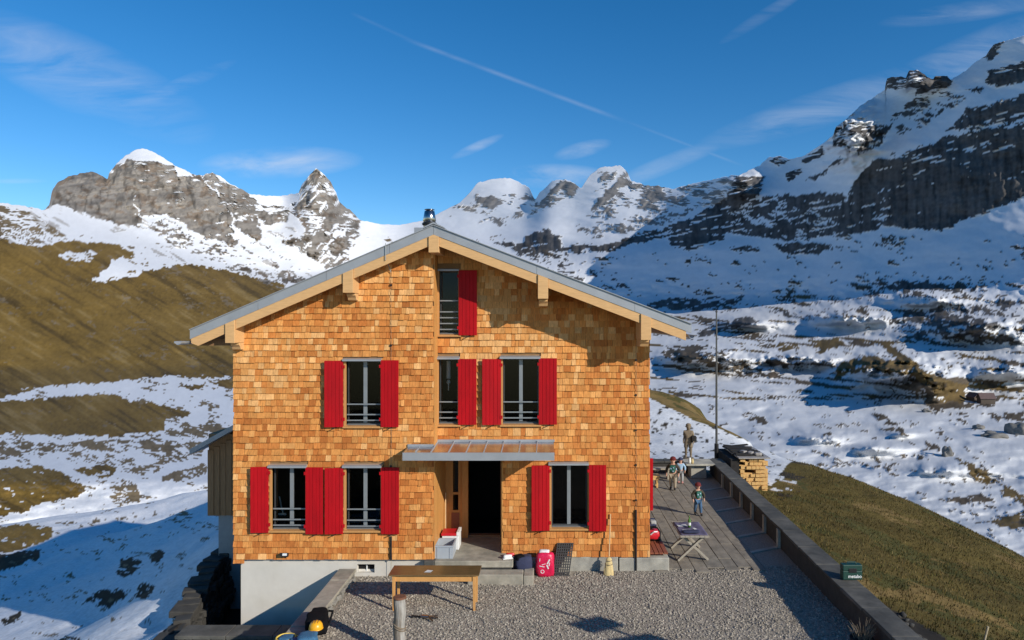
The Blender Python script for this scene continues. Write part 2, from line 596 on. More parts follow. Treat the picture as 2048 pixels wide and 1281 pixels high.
# ------------------------------------------------------------------ surface cover (rock, grass, snow) read off the photograph
# (polygon in photo pixels, chance that the cover shows through the snow)
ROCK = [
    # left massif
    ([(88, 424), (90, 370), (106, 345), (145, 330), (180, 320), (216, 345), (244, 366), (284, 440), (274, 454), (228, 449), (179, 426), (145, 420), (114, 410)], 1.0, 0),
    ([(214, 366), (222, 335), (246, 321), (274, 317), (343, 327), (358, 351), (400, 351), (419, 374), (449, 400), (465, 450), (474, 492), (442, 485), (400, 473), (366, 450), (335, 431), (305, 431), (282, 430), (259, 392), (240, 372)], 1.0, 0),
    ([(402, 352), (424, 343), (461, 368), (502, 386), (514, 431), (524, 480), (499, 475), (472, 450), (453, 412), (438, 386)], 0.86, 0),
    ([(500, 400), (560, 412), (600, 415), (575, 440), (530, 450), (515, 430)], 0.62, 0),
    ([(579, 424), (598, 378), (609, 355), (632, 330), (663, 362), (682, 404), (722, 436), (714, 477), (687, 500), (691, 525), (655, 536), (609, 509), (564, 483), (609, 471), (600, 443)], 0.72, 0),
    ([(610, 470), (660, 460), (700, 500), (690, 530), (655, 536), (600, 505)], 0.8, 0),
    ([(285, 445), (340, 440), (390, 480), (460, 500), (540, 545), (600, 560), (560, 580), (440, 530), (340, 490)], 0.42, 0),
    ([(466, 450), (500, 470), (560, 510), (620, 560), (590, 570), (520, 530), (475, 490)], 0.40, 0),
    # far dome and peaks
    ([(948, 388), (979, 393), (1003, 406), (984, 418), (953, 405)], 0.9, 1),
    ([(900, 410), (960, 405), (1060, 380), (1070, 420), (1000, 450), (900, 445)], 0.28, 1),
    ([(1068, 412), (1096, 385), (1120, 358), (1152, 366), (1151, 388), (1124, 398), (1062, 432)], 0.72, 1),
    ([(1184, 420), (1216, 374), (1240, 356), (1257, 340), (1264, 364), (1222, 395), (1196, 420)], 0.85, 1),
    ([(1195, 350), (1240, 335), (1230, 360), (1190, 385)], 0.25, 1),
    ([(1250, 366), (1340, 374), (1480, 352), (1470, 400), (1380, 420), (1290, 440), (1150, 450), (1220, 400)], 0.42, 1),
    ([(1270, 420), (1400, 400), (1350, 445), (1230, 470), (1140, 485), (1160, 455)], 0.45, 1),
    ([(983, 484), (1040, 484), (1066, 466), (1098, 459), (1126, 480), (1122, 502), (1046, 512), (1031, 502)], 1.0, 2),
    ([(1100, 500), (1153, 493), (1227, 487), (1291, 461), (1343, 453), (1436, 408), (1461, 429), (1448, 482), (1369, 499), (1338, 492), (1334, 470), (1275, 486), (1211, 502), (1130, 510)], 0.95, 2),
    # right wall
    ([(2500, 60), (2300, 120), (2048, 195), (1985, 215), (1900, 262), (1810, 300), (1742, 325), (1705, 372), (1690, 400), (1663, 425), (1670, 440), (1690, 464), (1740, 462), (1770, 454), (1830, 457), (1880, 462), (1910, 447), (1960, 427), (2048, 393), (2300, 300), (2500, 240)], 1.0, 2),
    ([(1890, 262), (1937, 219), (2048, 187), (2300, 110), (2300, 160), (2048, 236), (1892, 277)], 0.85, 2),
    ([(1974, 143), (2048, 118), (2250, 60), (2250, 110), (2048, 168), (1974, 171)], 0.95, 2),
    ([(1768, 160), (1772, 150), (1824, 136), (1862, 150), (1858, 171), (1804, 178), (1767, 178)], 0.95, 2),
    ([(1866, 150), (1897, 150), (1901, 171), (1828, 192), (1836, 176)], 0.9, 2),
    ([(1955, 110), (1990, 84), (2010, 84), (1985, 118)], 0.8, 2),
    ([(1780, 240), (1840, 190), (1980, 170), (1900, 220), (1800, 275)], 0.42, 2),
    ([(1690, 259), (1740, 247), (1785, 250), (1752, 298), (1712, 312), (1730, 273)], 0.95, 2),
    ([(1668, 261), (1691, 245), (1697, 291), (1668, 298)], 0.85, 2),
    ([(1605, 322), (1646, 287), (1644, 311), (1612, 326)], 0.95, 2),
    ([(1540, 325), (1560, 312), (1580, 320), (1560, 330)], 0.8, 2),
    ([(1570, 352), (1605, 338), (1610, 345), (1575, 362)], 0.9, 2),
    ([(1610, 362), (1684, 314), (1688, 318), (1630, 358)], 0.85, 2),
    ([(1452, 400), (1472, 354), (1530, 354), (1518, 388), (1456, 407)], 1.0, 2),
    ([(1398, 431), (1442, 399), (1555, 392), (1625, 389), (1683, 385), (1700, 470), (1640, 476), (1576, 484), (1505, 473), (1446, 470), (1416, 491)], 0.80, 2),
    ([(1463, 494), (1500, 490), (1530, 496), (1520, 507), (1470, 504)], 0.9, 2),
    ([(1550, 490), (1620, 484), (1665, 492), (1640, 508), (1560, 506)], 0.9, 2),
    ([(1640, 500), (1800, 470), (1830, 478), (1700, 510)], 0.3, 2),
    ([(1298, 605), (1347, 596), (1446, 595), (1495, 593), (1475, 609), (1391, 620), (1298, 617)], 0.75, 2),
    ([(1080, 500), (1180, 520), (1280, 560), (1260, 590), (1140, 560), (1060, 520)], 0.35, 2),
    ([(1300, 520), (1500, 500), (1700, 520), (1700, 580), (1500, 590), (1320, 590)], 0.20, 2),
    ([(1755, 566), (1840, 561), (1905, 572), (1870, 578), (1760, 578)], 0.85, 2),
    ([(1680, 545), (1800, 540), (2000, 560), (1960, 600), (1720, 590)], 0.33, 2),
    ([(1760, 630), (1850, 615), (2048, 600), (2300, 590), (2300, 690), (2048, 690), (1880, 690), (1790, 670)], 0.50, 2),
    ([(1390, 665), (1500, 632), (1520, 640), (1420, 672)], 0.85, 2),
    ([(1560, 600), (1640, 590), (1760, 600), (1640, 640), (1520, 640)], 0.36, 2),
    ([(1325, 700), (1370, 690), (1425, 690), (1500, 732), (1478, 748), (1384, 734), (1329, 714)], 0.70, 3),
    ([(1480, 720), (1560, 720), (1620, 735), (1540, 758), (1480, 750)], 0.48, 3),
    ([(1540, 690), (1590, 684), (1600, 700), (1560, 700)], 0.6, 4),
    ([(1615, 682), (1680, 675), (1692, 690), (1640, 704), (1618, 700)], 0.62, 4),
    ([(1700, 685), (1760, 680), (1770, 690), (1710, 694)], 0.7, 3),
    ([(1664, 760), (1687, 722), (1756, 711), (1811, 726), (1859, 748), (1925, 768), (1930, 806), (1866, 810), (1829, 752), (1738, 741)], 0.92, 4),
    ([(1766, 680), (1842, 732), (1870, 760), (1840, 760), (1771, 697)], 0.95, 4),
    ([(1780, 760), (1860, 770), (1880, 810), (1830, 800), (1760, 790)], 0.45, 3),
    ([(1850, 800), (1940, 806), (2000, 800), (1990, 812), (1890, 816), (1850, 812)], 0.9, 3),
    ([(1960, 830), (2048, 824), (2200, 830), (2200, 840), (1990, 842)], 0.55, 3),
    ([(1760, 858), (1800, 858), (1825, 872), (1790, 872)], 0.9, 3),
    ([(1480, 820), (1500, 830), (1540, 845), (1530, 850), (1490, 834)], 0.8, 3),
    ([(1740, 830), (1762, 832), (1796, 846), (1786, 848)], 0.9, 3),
    ([(1690, 822), (1716, 822), (1710, 827), (1692, 826)], 0.8, 3),
    ([(1640, 866), (1665, 866), (1660, 871), (1640, 870)], 0.7, 3),
    ([(1895, 905), (1910, 903), (1960, 940), (2048, 990), (2200, 1060), (2200, 1080), (2040, 1010), (1940, 950)], 0.62, 4),
    ([(1800, 880), (1850, 885), (1900, 905), (1850, 900)], 0.5, 3),
    ([(1640, 910), (1760, 925), (1830, 945), (1800, 955), (1700, 930)], 0.4, 3),
    ([(1880, 1000), (1960, 985), (1990, 1000), (1920, 1010)], 0.8, 3),
    ([(1980, 1045), (2048, 1025), (2200, 1020), (2200, 1060), (2000, 1055)], 0.7, 4),
]
GRASS = [
    ([(-700, 745), (300, 742), (470, 732), (470, 915), (200, 940), (-700, 945)], 0.24, 1),
    # left flank
    ([(-700, 430), (-300, 440), (-50, 470), (70, 492), (150, 478), (230, 492), (290, 512), (340, 535), (372, 528), (430, 538), (520, 556), (570, 575), (640, 640), (640, 760), (470, 752), (330, 752), (250, 760), (150, 768), (60, 780), (-20, 800), (-700, 850)], 1.01, 0),
    ([(-700, 380), (-100, 400), (0, 410), (60, 424), (110, 450), (140, 475), (60, 490), (0, 480), (-700, 440)], 0.55, 1),
    ([(-700, 800), (0, 800), (90, 800), (130, 788), (210, 788), (300, 806), (390, 826), (330, 840), (330, 862), (230, 872), (120, 868), (-700, 866)], 1.01, 0),
    ([(-700, 884), (60, 884), (110, 890), (200, 876), (330, 880), (420, 890), (400, 902), (180, 902), (0, 916), (-700, 930)], 0.72, 1),
    ([(320, 860), (400, 845), (470, 850), (470, 870), (380, 880)], 0.6, 1),
    ([(360, 772), (440, 756), (470, 760), (470, 776), (370, 776)], 0.8, 0),
    ([(-700, 936), (0, 934), (60, 934), (104, 937), (175, 976), (150, 992), (80, 1010), (31, 1030), (-20, 1038), (-700, 1060)], 0.95, 0),
    ([(139, 940), (200, 928), (234, 936), (228, 950), (160, 950)], 0.9, 0),
    ([(217, 966), (262, 958), (279, 975), (276, 1005), (240, 1014), (225, 1004)], 0.62, 1),
    ([(236, 938), (300, 930), (330, 938), (280, 952), (240, 948)], 0.6, 1),
    ([(320, 955), (360, 940), (413, 928), (416, 945), (360, 962), (325, 964)], 0.9, 1),
    ([(-700, 1060), (0, 1056), (60, 1050), (98, 1054), (104, 1074), (52, 1096), (0, 1108), (-700, 1120)], 0.95, 0),
    ([(-700, 1116), (0, 1112), (80, 1096), (70, 1120), (0, 1140), (-700, 1160)], 0.9, 2),
    ([(230, 1150), (240, 1112), (258, 1108), (284, 1125), (280, 1138), (250, 1158)], 0.8, 2),
    ([(168, 1205), (200, 1180), (250, 1180), (255, 1196), (220, 1214)], 0.8, 2),
    ([(272, 1196), (280, 1165), (316, 1170), (300, 1196)], 0.8, 2),
    ([(298, 1105), (320, 1096), (336, 1100), (318, 1120), (304, 1122)], 0.8, 2),
    ([(0, 1245), (40, 1225), (50, 1230), (10, 1255)], 0.8, 2),
    ([(110, 1281), (130, 1272), (160, 1278), (170, 1290), (110, 1300)], 0.7, 2),
]
SNOWP = [  # snow lying over the cover above
    ([(179, 563), (213, 542), (228, 519), (282, 505), (350, 521), (330, 532), (289, 544), (228, 564)], 0.8),
    ([(112, 512), (150, 502), (196, 506), (180, 519), (130, 522)], 0.75),
    ([(0, 480), (60, 484), (90, 470), (60, 460), (0, 455)], 0.35),
    ([(238, 330), (246, 312), (270, 298), (286, 290), (312, 300), (350, 326), (395, 352), (370, 352), (345, 330), (300, 322), (262, 317)], 0.92),
    ([(40, 775), (150, 768), (300, 764), (300, 775), (120, 790)], 0.6),
    ([(440, 775), (560, 560), (600, 560), (600, 780)], 0.0),
    ([(500, 385), (560, 390), (600, 384), (596, 402), (540, 412), (506, 404)], 0.9),
    ([(462, 448), (476, 456), (560, 512), (650, 545), (640, 555), (540, 525), (480, 492)], 0.85),
    ([(520, 455), (540, 470), (600, 500), (660, 538), (640, 545), (560, 508)], 0.85),
    ([(1745, 322), (1820, 292), (1900, 262), (2048, 238), (2300, 165), (2300, 172), (2048, 247), (1900, 272), (1790, 316)], 0.75),
]


def cover(px, py):
    """returns rock, grass masks and tone kinds per vertex"""
    w1 = fbm(px / 26, py / 18, 4, 3) * 9
    w2 = fbm(px / 26, py / 18, 4, 9) * 7
    w1 = w1 + fbm(px / 7, py / 7, 3, 13) * 4.5
    w2 = w2 + fbm(px / 7, py / 6, 3, 19) * 4.0
    qx, qy = px + w1, py + w2
    # grain that breaks up partial cover: streaky at two sizes
    g = fbm(px / 11 + py / 25, py / 3.4 - px / 45, 4, 21, 0.65) * 0.5 + 0.5
    g2 = fbm((px + py * 0.5) / 34, (py - px * 0.25) / 13, 4, 31) * 0.5 + 0.5
    gg = np.clip((0.5 * g + 0.5 * g2 - 0.5) * 2.6 + 0.5, 0, 1)
    rock = np.zeros(px.shape)
    rk = np.zeros(px.shape)
    gr = np.zeros(px.shape)
    gk = np.zeros(px.shape)
    for poly, ch, k in ROCK:
        i = inpoly(qx, qy, poly)
        v = np.where(gg < ch, 1.0, 0.0) if ch < 1 else 1.0
        rock = np.where(i, np.maximum(rock, v), rock)
        rk = np.where(i, k, rk)
    for poly, ch, k in GRASS:
        i = inpoly(qx, qy, poly)
        v = np.where(gg < ch, 1.0, 0.0)
        gr = np.where(i, np.maximum(gr, v), gr)
        gk = np.where(i & (v > 0), k, gk)
    # a little bare ground everywhere on the snow
    bare = (gg < 0.05 + 0.10 * sstep(0.1, 0.5, fbm(px / 130, py / 40, 3, 37))) & (py > 470)
    rock = np.where(bare & (px > 1050), 1.0, rock)
    rk = np.where(bare, 3, rk)
    gr = np.where(bare & (px <= 1050), 1.0, gr)
    gk = np.where(bare, 1, gk)
    band = (fbm(px / 75 + py / 90, (py - 0.10 * px) / 6.5, 4, 57) > 0.30 - 0.10 * fbm(px / 200, py / 60, 2, 58)) & (px > 1290) & (py > 590) & (py < 800)
    rk = np.where(band & (rock < 0.5), np.where(fbm(px / 60, py / 30, 2, 62) > 0.1, 4, 3), rk)
    rock = np.where(band, 1.0, rock)
    rk_ch = rock
    # snow caught on ledges of the rock faces, and thinly in the gullies
    led = fbm(px / 34, (py + 0.22 * px) / 4.2, 4, 43) > 0.40 + 0.5 * sstep(1750, 1900, px) * sstep(300, 420, py)
    rock = np.where(led & (rk == 2) & (rock > 0.5), 0.0, rock)
    led2 = (fbm(px / 26, (py + 0.1 * px) / 5.0, 4, 47) > 0.52 - 0.16 * sstep(380, 330, py)) & (px > 270)
    gul = fbm((px + 0.9 * py) / 8, (py - 0.5 * px) / 30, 4, 49) > 0.34
    led2 = np.where(px > 560, gul, led2)
    rock = np.where(led2 & (rk == 0) & (rock > 0.5), 0.0, rock)
    # stony dust showing through the thin snow below the faces
    dust = (fbm((px * 0.86 + py * 0.5) / 40, (py * 0.86 - px * 0.5) / 5, 4, 53) > 0.30) & (py > 400) & (py < 600) & (px < 720) & (fbm(px / 90, py / 40, 3, 59) > -0.1)
    rock = np.where(dust & (gr < 0.5) & (rock < 0.5), 1.0, rock)
    rk = np.where(dust & (rk_ch < 0.5), 5, rk)
    for poly, ch in SNOWP:
        i = inpoly(qx, qy, poly) & (gg < ch)
        rock = np.where(i, 0.0, rock)
        gr = np.where(i, 0.0, gr)
    return rock, rk, gr, gk, rk_ch


def shade_cover(px, py, rock, rk, gr, gk, seed=0):
    c = np.empty(px.shape + (3,), np.float32)
    snow = np.array([0.70, 0.715, 0.74])
    c[:] = snow
    n1 = fbm(px / 60, py / 26, 4, 41 + seed)[..., None]
    n2 = fbm(px / 6, py / 4, 3, 51 + seed)[..., None]
    n3 = fbm((px + 0.6 * py) / 16, (py - 0.3 * px) / 8, 4, 61 + seed)[..., None]
    c *= 1 + 0.04 * n1 + 0.05 * n2
    graze_dim = (sstep(1250, 1320, px) * sstep(560, 640, py))[..., None]
    c *= 1 - graze_dim * (0.20 + 0.10 * n1 + 0.08 * fbm(px / 50, py / 5, 4, 65)[..., None])  # right valley snow darkened to stand in for weak grazing sun
    strata = fbm(px / 70, (py + 0.12 * px) / 5.0, 4, 71)[..., None]
    flut = fbm(px / 7, py / 60, 4, 81)[..., None]
    crk = fbm(px / 16, py / 26, 4, 73, ridged=True)[..., None]
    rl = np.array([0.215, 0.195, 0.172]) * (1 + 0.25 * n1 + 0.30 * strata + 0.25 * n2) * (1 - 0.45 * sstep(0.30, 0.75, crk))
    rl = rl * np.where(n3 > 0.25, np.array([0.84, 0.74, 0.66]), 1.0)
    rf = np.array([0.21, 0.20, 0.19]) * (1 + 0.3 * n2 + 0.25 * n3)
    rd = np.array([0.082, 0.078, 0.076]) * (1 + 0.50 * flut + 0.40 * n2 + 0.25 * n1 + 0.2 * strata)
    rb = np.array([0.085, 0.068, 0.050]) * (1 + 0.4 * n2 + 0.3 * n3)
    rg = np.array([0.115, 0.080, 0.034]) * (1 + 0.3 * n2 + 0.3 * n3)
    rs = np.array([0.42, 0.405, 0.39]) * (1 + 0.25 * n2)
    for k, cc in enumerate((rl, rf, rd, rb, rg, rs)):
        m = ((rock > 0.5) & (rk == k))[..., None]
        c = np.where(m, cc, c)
    st = fbm((px * 0.86 + py * 0.5) / 80, (py * 0.86 - px * 0.5) / 7, 5, 67 + seed)[..., None]
    st2 = fbm((px * 0.86 + py * 0.5) / 160, (py * 0.86 - px * 0.5) / 30, 4, 69 + seed)[..., None]
    n4 = fbm(px / 3.2, py / 2.2, 2, 77 + seed)[..., None]
    ga = np.array([0.162, 0.102, 0.026]) * (1 + 0.24 * n1 + 0.16 * st + 0.22 * st2 + 0.16 * n2 + 0.22 * n4)
    ga = ga * (1 - sstep(0.15, 0.55, -st - 0.4 * st2) * np.array([0.38, 0.36, 0.18]))
    ga = ga + sstep(0.30, 0.7, st + 0.5 * n1) * np.array([0.05, 0.045, 0.03])
    gb = np.array([0.165, 0.125, 0.075]) * (1 + 0.3 * n1 + 0.35 * n2)
    gc = np.array([0.040, 0.032, 0.022]) * (1 + 0.3 * n2)
    for k, cc in enumerate((ga, gb, gc)):
        m = ((gr > 0.5) & (gk == k) & ~((rock > 0.5)))[..., None]
        c = np.where(m, cc, c)
    return np.clip(c, 0.01, 0.92)


# ------------------------------------------------------------------ far terrain: valley, flanks and peaks
CREST = [(-700, 440), (-400, 425), (-200, 415), (0, 405), (50, 412), (90, 420), (99, 408), (104, 382), (115, 365), (140, 352), (170, 345), (185, 343), (205, 352), (215, 360), (219, 344), (235, 325), (250, 312), (270, 300), (285, 296), (310, 305), (330, 318), (350, 330), (380, 345), (400, 352), (425, 345), (440, 352), (460, 368), (480, 376), (500, 388), (530, 392), (560, 392), (597, 386), (603, 370), (618, 352), (633, 336), (645, 345), (660, 362), (672, 385), (678, 405), (700, 420), (720, 440), (760, 448), (800, 450), (850, 440), (880, 425), (920, 405), (940, 385), (955, 366), (985, 358), (1020, 357), (1045, 368), (1060, 378), (1070, 400), (1080, 385), (1105, 362), (1130, 358), (1150, 368), (1162, 376), (1180, 350), (1200, 335), (1240, 331), (1255, 345), (1262, 362), (1290, 370), (1320, 372), (1345, 378), (1380, 368), (1420, 360), (1460, 352), (1480, 350), (1520, 330), (1535, 316), (1560, 312), (1580, 319), (1610, 311), (1640, 290), (1665, 272), (1672, 255), (1690, 240), (1720, 212), (1760, 186), (1770, 178), (1773, 156), (1800, 153), (1812, 155), (1818, 141), (1835, 140), (1850, 150), (1866, 160), (1870, 152), (1895, 152), (1902, 160), (1930, 142), (1960, 118), (1972, 112), (1980, 98), (1988, 88), (2010, 82), (2048, 72), (2120, 66), (2220, 150), (2380, 330), (2700, 470)]
# feature lines: name -> list of (px, py, distance)
LINES = [
    [(-700, 1330, 58), (440, 1330, 58), (560, 1330, 66), (1200, 1400, 105), (2700, 1400, 105)],
    [(-700, 960, 83), (470, 960, 83), (1250, 1100, 183), (2700, 1100, 183)],
    [(-700, 880, 148), (470, 880, 150), (1250, 900, 323), (2700, 900, 323)],
    [(-700, 800, 290), (470, 790, 305), (1250, 800, 520), (2700, 800, 500)],
    [(-700, 750, 400), (0, 745, 450), (470, 735, 510), (1250, 715, 760), (1600, 700, 800), (2048, 700, 640), (2700, 700, 520)],
    [(-700, 500, 700), (0, 500, 800), (200, 520, 900), (400, 560, 1050), (470, 580, 1150), (700, 600, 1500), (1200, 600, 2150), (1350, 605, 1900), (1500, 600, 1580), (1700, 590, 1250), (2048, 565, 900), (2700, 560, 620)],
    [(-700, 470, 780), (0, 450, 950), (90, 436, 1300), (250, 470, 1650), (480, 545, 1800), (600, 560, 2000), (700, 530, 2500), (800, 520, 3200), (1000, 520, 2900), (1150, 515, 2600), (1350, 498, 2160), (1500, 490, 1830), (1700, 474, 1440), (1900, 462, 1200), (2048, 400, 1120), (2700, 300, 800)],
    [(-700, 0, 980), (0, 0, 1150), (95, 0, 1500), (110, 0, 1900), (285, 0, 2200), (480, 0, 2250), (560, 0, 2700), (633, 0, 2450), (690, 0, 2700), (740, 0, 4200), (985, 0, 4800), (1060, 0, 4600), (1085, 0, 3800), (1230, 0, 3600), (1400, 0, 2900), (1480, 0, 2500), (1600, 0, 2080), (1800, 0, 1600), (2048, 0, 1330), (2700, 0, 950)],
]
NC, NR = 1300, 500
cols = np.linspace(-620, 2620, NC)
crest = np.interp(cols, *zip(*CREST))
crest = crest + fbm(cols / 7, cols * 0 + 0.5, 3, 5) * np.where((cols > 740) & (cols < 950), 1.0, 2.6)
lpy = np.array([np.interp(cols, [p[0] for p in L_], [p[1] for p in L_]) for L_ in LINES])
lld = np.array([np.interp(cols, [p[0] for p in L_], [math.log(p[2]) for p in L_]) for L_ in LINES])


def blur(a, sig, axis):
    r_ = int(sig * 3)
    kx = np.exp(-0.5 * (np.arange(-r_, r_ + 1) / sig) ** 2)
    kx /= kx.sum()
    pad = [(0, 0)] * a.ndim
    pad[axis] = (r_, r_)
    b = np.pad(a, pad, mode='edge')
    out = np.zeros_like(a)
    for i_, k_ in enumerate(kx):
        sl_i = [slice(None)] * a.ndim
        sl_i[axis] = slice(i_, i_ + a.shape[axis])
        out += k_ * b[tuple(sl_i)]
    return out


lpy[-1] = blur(crest, 12, 0) - 18
for k in range(len(LINES) - 2, -1, -1):
    lpy[k] = np.maximum(lpy[k], lpy[k + 1] + 6)
# distance field on a regular view grid: cliffs advance little with height, snow slopes more
pyr = np.arange(1410.0, -130.0, -3.0)
IPY, IPX = np.meshgrid(pyr, cols, indexing='ij')
irock, irk, _, _, _ = cover(IPX, IPY)
Wt = np.where((irock > 0.5) & (irk <= 2) & (IPY < 520), 0.30, 1.0)
Wt = blur(blur(Wt, 8, 1), 2, 0)
S = np.cumsum(Wt, 0)
LDI = np.empty_like(IPY)
LIN = np.empty_like(IPY)
for c in range(NC):
    sk = np.interp(-lpy[:, c], -pyr, S[:, c])
    LDI[:, c] = np.interp(S[:, c], sk, lld[:, c])
    LIN[:, c] = np.interp(-pyr, -lpy[:, c], lld[:, c])
DLT = blur(blur(LDI - LIN, 10, 1), 2, 0)
LDI = blur(blur(LIN, 7, 1), 2.5, 0) + DLT
t = np.linspace(0, 1, NR)[:, None]
env = blur(crest, 30, 0) + 55
env = np.maximum(env, crest + 25)
env = blur(env, 10, 0)
PYG = np.where(t < 0.84, lpy[0][None, :] * (1 - t / 0.84) + env[None, :] * (t / 0.84), env[None, :] * (1 - (t - 0.84) / 0.16) + crest[None, :] * ((t - 0.84) / 0.16))
PXG = np.repeat(cols[None, :], NR, 0)
rock, rk, gr, gk, rkc = cover(PXG, PYG)
LD = np.empty_like(PYG)
for c in range(NC):
    LD[:, c] = np.interp(-PYG[:, c], -pyr, LDI[:, c])
# relief (moves along the line of sight, so the layout stays put)
up = sstep(760, 560, PYG)
right = sstep(900, 1300, PXG)
rel = 0.012 * fbm(PXG / 150, PYG / 60, 4, 101) + 0.0022 * fbm(PXG / 40, PYG / 18, 4, 111)
rel += right * sstep(690, 740, PYG) * 0.03 * np.clip(fbm(PXG / 95, PYG / 26, 3, 129) - 0.12, 0, 1)
rel += (1 - up) * (0.016 * fbm(PXG / 130, PYG / 34, 3, 121) + 0.003 * fbm(PXG / 30, PYG / 10, 3, 123))
rel += right * sstep(700, 760, PYG) * 0.007 * fbm(PXG / 70 + PYG / 60, PYG / 16, 3, 128, ridged=True)
for (bx, by, brx, bry, am) in ((1790, 738, 120, 32, .28), (1870, 770, 55, 28, .16), (1420, 712, 110, 22, .20), (1600, 716, 90, 18, .14), (1650, 875, 70, 14, .10), (1760, 898, 60, 12, .08), (1800, 868, 36, 8, .06), (1960, 655, 120, 26, .16), (1700, 635, 90, 18, .16), (1500, 645, 70, 14, .16), (1900, 940, 90, 16, .07), (1860, 600, 90, 16, .12), (2030, 740, 90, 22, .14), (1688, 262, 62, 75, .20), (1476, 372, 46, 34, .12), (1830, 160, 60, 26, .08)):
    q2 = ((PXG - bx) / brx) ** 2 + ((PYG - by) / bry) ** 2
    rel -= am * np.exp(-q2 * 1.3) * (1 + 0.35 * fbm(PXG / 24, PYG / 10, 3, 171))
rel += right * sstep(540, 600, PYG) * sstep(790, 720, PYG) * (0.015 * fbm(PXG / 70, PYG / 20, 4, 125, ridged=True) + 0.0035 * fbm(PXG / 16, PYG / 8, 3, 127))
isr = rock > 0.5
rel += np.where(isr & (rk == 0), 0.013 * fbm(PXG / 30, (PYG + 0.12 * PXG) / 40, 5, 131, ridged=True) + 0.0030 * fbm(PXG / 50, (PYG + 0.15 * PXG) / 5, 3, 133), 0)
rel += np.where(isr & (rk == 2), 0.006 * fbm(PXG / 22, PYG / 110, 5, 141, ridged=True) + 0.003 * fbm(PXG / 9, PYG / 12, 4, 143), 0)
rel += np.where(isr & (rk == 1), 0.006 * fbm((PXG + 0.9 * PYG) / 22, (PYG - 0.5 * PXG) / 40, 4, 151, ridged=True), 0)
rel += np.where((gr > 0.5) & (gk == 0), 0.0018 * fbm((PXG - 0.9 * PYG) / 26, (PYG + 0.5 * PXG) / 90, 4, 161), 0)
rel -= np.where(isr, 0.004, 0) + np.where(gr > 0.5, 0.001, 0)
LD = LD + rel * sstep(1340, 1180, PYG)
DG = np.exp(LD)
XG = (PXG - CX) * DG / F
YG = DG - D
ZG = ZC - (PYG - CY) * DG / F
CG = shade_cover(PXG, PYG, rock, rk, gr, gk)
# far side of the crests
bk = []
for mul, drop in ((1.05, 0.012), (1.18, 0.10), (1.5, 0.35)):
    d2 = DG[-1] * mul
    z2 = ZG[-1] - DG[-1] * drop
    bk.append(((cols - CX) * d2 / F, d2 - D, z2))
XG = np.vstack([XG] + [b[0] for b in bk])
YG = np.vstack([YG] + [b[1] for b in bk])
ZG = np.vstack([ZG] + [b[2] for b in bk])
CG = np.concatenate([CG] + [CG[-1:]] * 3, 0)
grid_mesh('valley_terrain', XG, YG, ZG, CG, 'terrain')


def far_d(px, py):
    c = int(np.clip(np.searchsorted(cols, px), 0, NC - 1))
    return float(np.exp(np.interp(py, PYG[::-1, c], LD[::-1, c])))


def far_point(px, py):
    d = far_d(px, py)
    return Vector(((px - CX) * d / F, d - D, ZC - (py - CY) * d / F)), d


# ------------------------------------------------------------------ near hill the house stands on
ctl = []


def cp(px, py, z=None, d=None):
    if d is None:
        d = F * (ZC - z) / (py - CY)
    ctl.append(((px - CX) * d / F, d - D, ZC - (py - CY) * d / F))


for a in [(330, 1255, -1.7), (200, 1250, -3.8), (0, 1250, -5.1), (-300, 1250, -7.0), (200, 1150, -5.7), (0, 1150, -7.0), (-300, 1150, -8.2),
          (330, 1150, -2.9), (300, 1060, -8.6), (150, 1060, -8.3), (0, 1060, -8.8), (270, 1075, -9.3), (0, 1000, -10.8), (-300, 1000, -12.5), (300, 985, -9.6), (400, 945, -8.6),
          (200, 945, -12.4), (0, 945, -13.0), (-300, 945, -14.0), (400, 910, -11.5), (440, 1000, -5.2),
          (1800, 1200, -0.55), (2048, 1200, -1.7), (2048, 1280, -1.2), (1700, 1060, -0.7), (1850, 1120, -1.4), (1600, 980, -0.65),
          (1320, 860, -0.25), (1400, 900, -0.6), (1480, 925, -0.6)]:
    cp(*a)
for a in [(1250, 757, 64), (1300, 775, 60), (1400, 820, 50), (1500, 880, 42), (1545, 905, 37), (1620, 928, 34), (1700, 958, 32.6), (1800, 998, 31.5),
          (1900, 1044, 31), (2048, 1117, 28), (2300, 1250, 24)]:
    cp(a[0], a[1], d=a[2])
    x, y, z = ctl[-1]
    dx, dy = x, y + D
    l = math.hypot(dx, dy)
    for e, dz in ((5, 2.8), (14, 10), (30, 22)):
        ctl.append((x + dx / l * e, y + dy / l * e, z - dz))
ctl += [(-9.6, 3.3, -0.75), (-8.9, -0.7, -1.15), (-10.5, 8, -1.1), (-12, 14, -1.8), (0, -16, -0.3), (-10, -16, -3.0), (-8, -8, -2.4), (-20, -10, -4.0), (-40, -10, -7), (7, -5, -0.06), (7, 0, -0.08), (7, 5, -0.25),
        (9, -8, -0.4), (16, -10, -2.2), (30, -12, -10), (7, -14, -0.3), (14, -25, -2), (-12, -30, -4), (0, 14, -0.5), (0, 25, -0.4), (-8, 30, -2.5), (-10, 50, -7), (4, 45, -0.4), (-60, 20, -15), (-60, 60, -20),
        (-20, 62, -12.5), (0, 75, -10), (-30, -40, -8), (40, -40, -14), (0, -45, -3), (-90, 0, -18), (90, 0, -50), (60, 30, -38)]
ctl = np.array(ctl)
cxy = ctl[:, :2]
dm = np.linalg.norm(cxy[:, None] - cxy[None], axis=-1)
n = len(ctl)
A = np.zeros((n + 3, n + 3))
A[:n, :n] = -dm
A[:n, n] = 1
A[:n, n + 1:] = cxy
A[n:, :n] = A[:n, n:].T
rhs = np.zeros(n + 3)
rhs[:n] = ctl[:, 2]
wts = np.linalg.solve(A, rhs)


